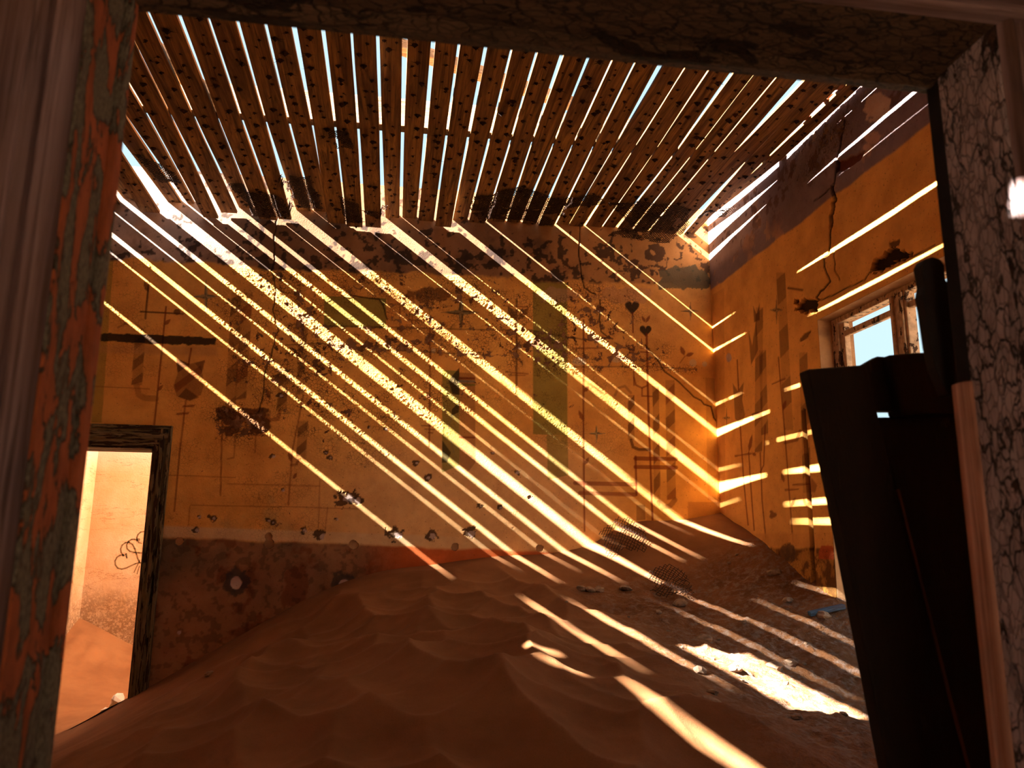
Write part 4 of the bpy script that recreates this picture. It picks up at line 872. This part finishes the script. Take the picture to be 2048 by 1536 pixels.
lath('metal_lath_scrap', [(-.74, 4.62), (-.56, 4.68), (-.52, 5.13), (-.66, 5.14), (-.72, 4.9)], ceil_z(.0, .02, 3), 'tall narrow rusty lath scrap near the back wall', GL, seed=3)
lath('metal_lath_scrap', [(-.40, 4.80), (-.28, 4.85), (-.25, 5.1), (-.36, 5.13)], ceil_z(.0, .02, 4), 'slim lath scrap on the slats left of the longest slat', GL, seed=4)
lath('metal_lath_scrap', [(-.25, 4.93), (-.08, 4.96), (-.08, 5.02), (-.25, 4.99)], ceil_z(.0, .03, 5), 'thin curled strand of lath across the long hanging slats', GL, seed=5)
lath('metal_lath_scrap', [(-.42, 4.05), (-.29, 4.05), (-.28, 4.22), (-.36, 4.25)], ceil_z(.0, .03, 6), 'dark matted lath clump high in the middle of the ceiling', GL, seed=6)
lath('metal_lath_scrap', [(.50, 4.78), (.74, 4.62), (1.05, 4.72), (1.30, 4.66), (1.36, 4.76), (1.14, 4.90), (1.08, 5.14), (.55, 5.14), (.47, 4.95)], ceil_z(.0, .02, 7), 'large dark sheet of rusty lath hanging at the back wall', GL, seed=7)
lath('metal_lath_scrap', [(1.36, 4.72), (1.62, 4.66), (1.95, 4.72), (2.02, 5.0), (1.95, 5.16), (1.50, 5.16), (1.60, 4.95)], ceil_z(.12, .03, 8), 'torn lath sheet drooping near the right corner', GL, seed=8)
lath('metal_lath_scrap', [(2.04, 4.70), (2.26, 4.66), (2.27, 4.78), (2.06, 4.84)], ceil_z(.05, .05, 9), 'twisted lath shred across the gap by the right wall', GL, seed=9)
def sand_pt(z0, tilt, x0, y0):
    def f(x_, y_):
        s_ = sand_at(x_, y_); return (x_, y_, s_ + z0 + tilt * (y_ - y0) + .03 * math.sin((x_ - x0) * 9))
    return f
lath('metal_lath_scrap', [(1.40, 4.95), (1.62, 4.86), (1.68, 4.98), (1.60, 5.15), (1.42, 5.16)], sand_pt(.012, .25, 1.4, 4.9), 'curled lath scrap on the sand against the back wall', 'lath scraps on the sand', dx=.026, dy=.014, th=.0016, seed=11)
lath('metal_lath_scrap', [(1.52, 4.42), (1.70, 4.34), (1.80, 4.44), (1.72, 4.66), (1.56, 4.62)], sand_pt(.012, .2, 1.5, 4.4), 'lath scrap standing out of the sand amid rubble', 'lath scraps on the sand', dx=.026, dy=.014, th=.0016, seed=12)

# ------------------------------------------------------------------ rubble on the sand
rs = random.Random(21); STONES = {}
ORD = ['nearest', 'second nearest', 'third nearest', 'fourth nearest', 'fifth nearest', 'sixth nearest', 'seventh nearest', 'eighth nearest', 'ninth nearest', 'tenth nearest', 'eleventh nearest', 'twelfth nearest', 'thirteenth nearest']
for i in range(46):
    while True:
        x_, y_ = rs.uniform(.9, 2.2), rs.uniform(2.3, 4.7)
        if rs.random() < .25 + .75 * (x_ - .9) / 1.3: break
    r = rs.choice((.008, .01, .012, .012, .016, .02, .028, .036))
    o = rock('rubble_stone', (x_, y_, sand_at(x_, y_) + r * .12), r, M_stone, 400 + i, (1, 1, .6)); 
    big = 'larger' if r > .018 else 'small'
    spot_ = 'on the shaded sand below the window' if x_ > 1.75 and y_ < 3.9 else 'on the sand slope under the right wall' if x_ > 1.75 else 'on the striped sand near the lath scraps' if y_ > 3.9 else 'beside the broad sunlit stripe on the sand' if x_ > 1.35 else 'on the trodden sand at the front edge'
    STONES.setdefault(big + ' plaster stone ' + spot_, []).append((y_, o))
for lb, it in STONES.items():
    for k_, (_, o) in enumerate(sorted(it, key=lambda q: q[0])): tag(o, lb + (', ' + ORD[min(k_, 12)] + ' the viewer' if len(it) > 1 else ''), 'stone', 'plaster rubble on the trodden sand')
for i, (px_, py_, Y_) in enumerate(((1250, 1148, 4.55), (1180, 1180, 4.5), (1360, 1185, 4.3))):
    p = atY(px_, py_, Y_); x_, y_ = p[0], p[1]; r = (.035, .03, .04)[i]
    o = rock('rubble_stone', (x_, y_, sand_at(x_, y_) + r * .15), r, M_stone, 500 + i, (1.3, 1, .5))
    tag(o, ('flat stone half sunk in sand near the curled lath', 'flat dark stone left of the trodden rubble', 'largest flat stone in the trodden rubble')[i], 'stone')
p = (-.86, 4.3); o = rock('sand_pebble', (p[0], p[1], sand_at(*p) + .008), .018, M_stone, 610, (1.4, 1, .6)); tag(o, 'lone dark pebble on the smooth left flank of the dune', 'stone')
a = Vector((2.09, 3.74, 0)); b = Vector((2.27, 3.72, 0)); a.z = sand_at(a.x, a.y) + .016; b.z = sand_at(b.x, b.y) + .018
m_ = (a + b) / 2; d_ = (b - a)
o = MB().bar((-d_.length / 2, 0, 0), (d_.length / 2, 0, 0), .035, .022).build('blue_plank', M_blue, None, .004); o.location = m_; o.rotation_euler = (0.1, -math.asin(d_.z / d_.length), math.atan2(d_.y, d_.x)); tag(o, 'short piece of blue painted plank on the sand by the window', 'plank')
for i, (px_, py_, r) in enumerate(((236, 1396, .05), (212, 1418, .035))):
    p = atY(px_, py_, 5.62); o = rock('plaster_chunk', (p[0], p[1], p[2] - .02), r, M_white, 700 + i, (1.2, .8, .8)); tag(o, ('larger white plaster chunk beside the far door casing', 'smaller white plaster chunk beyond the far doorway sill')[i], 'plaster')
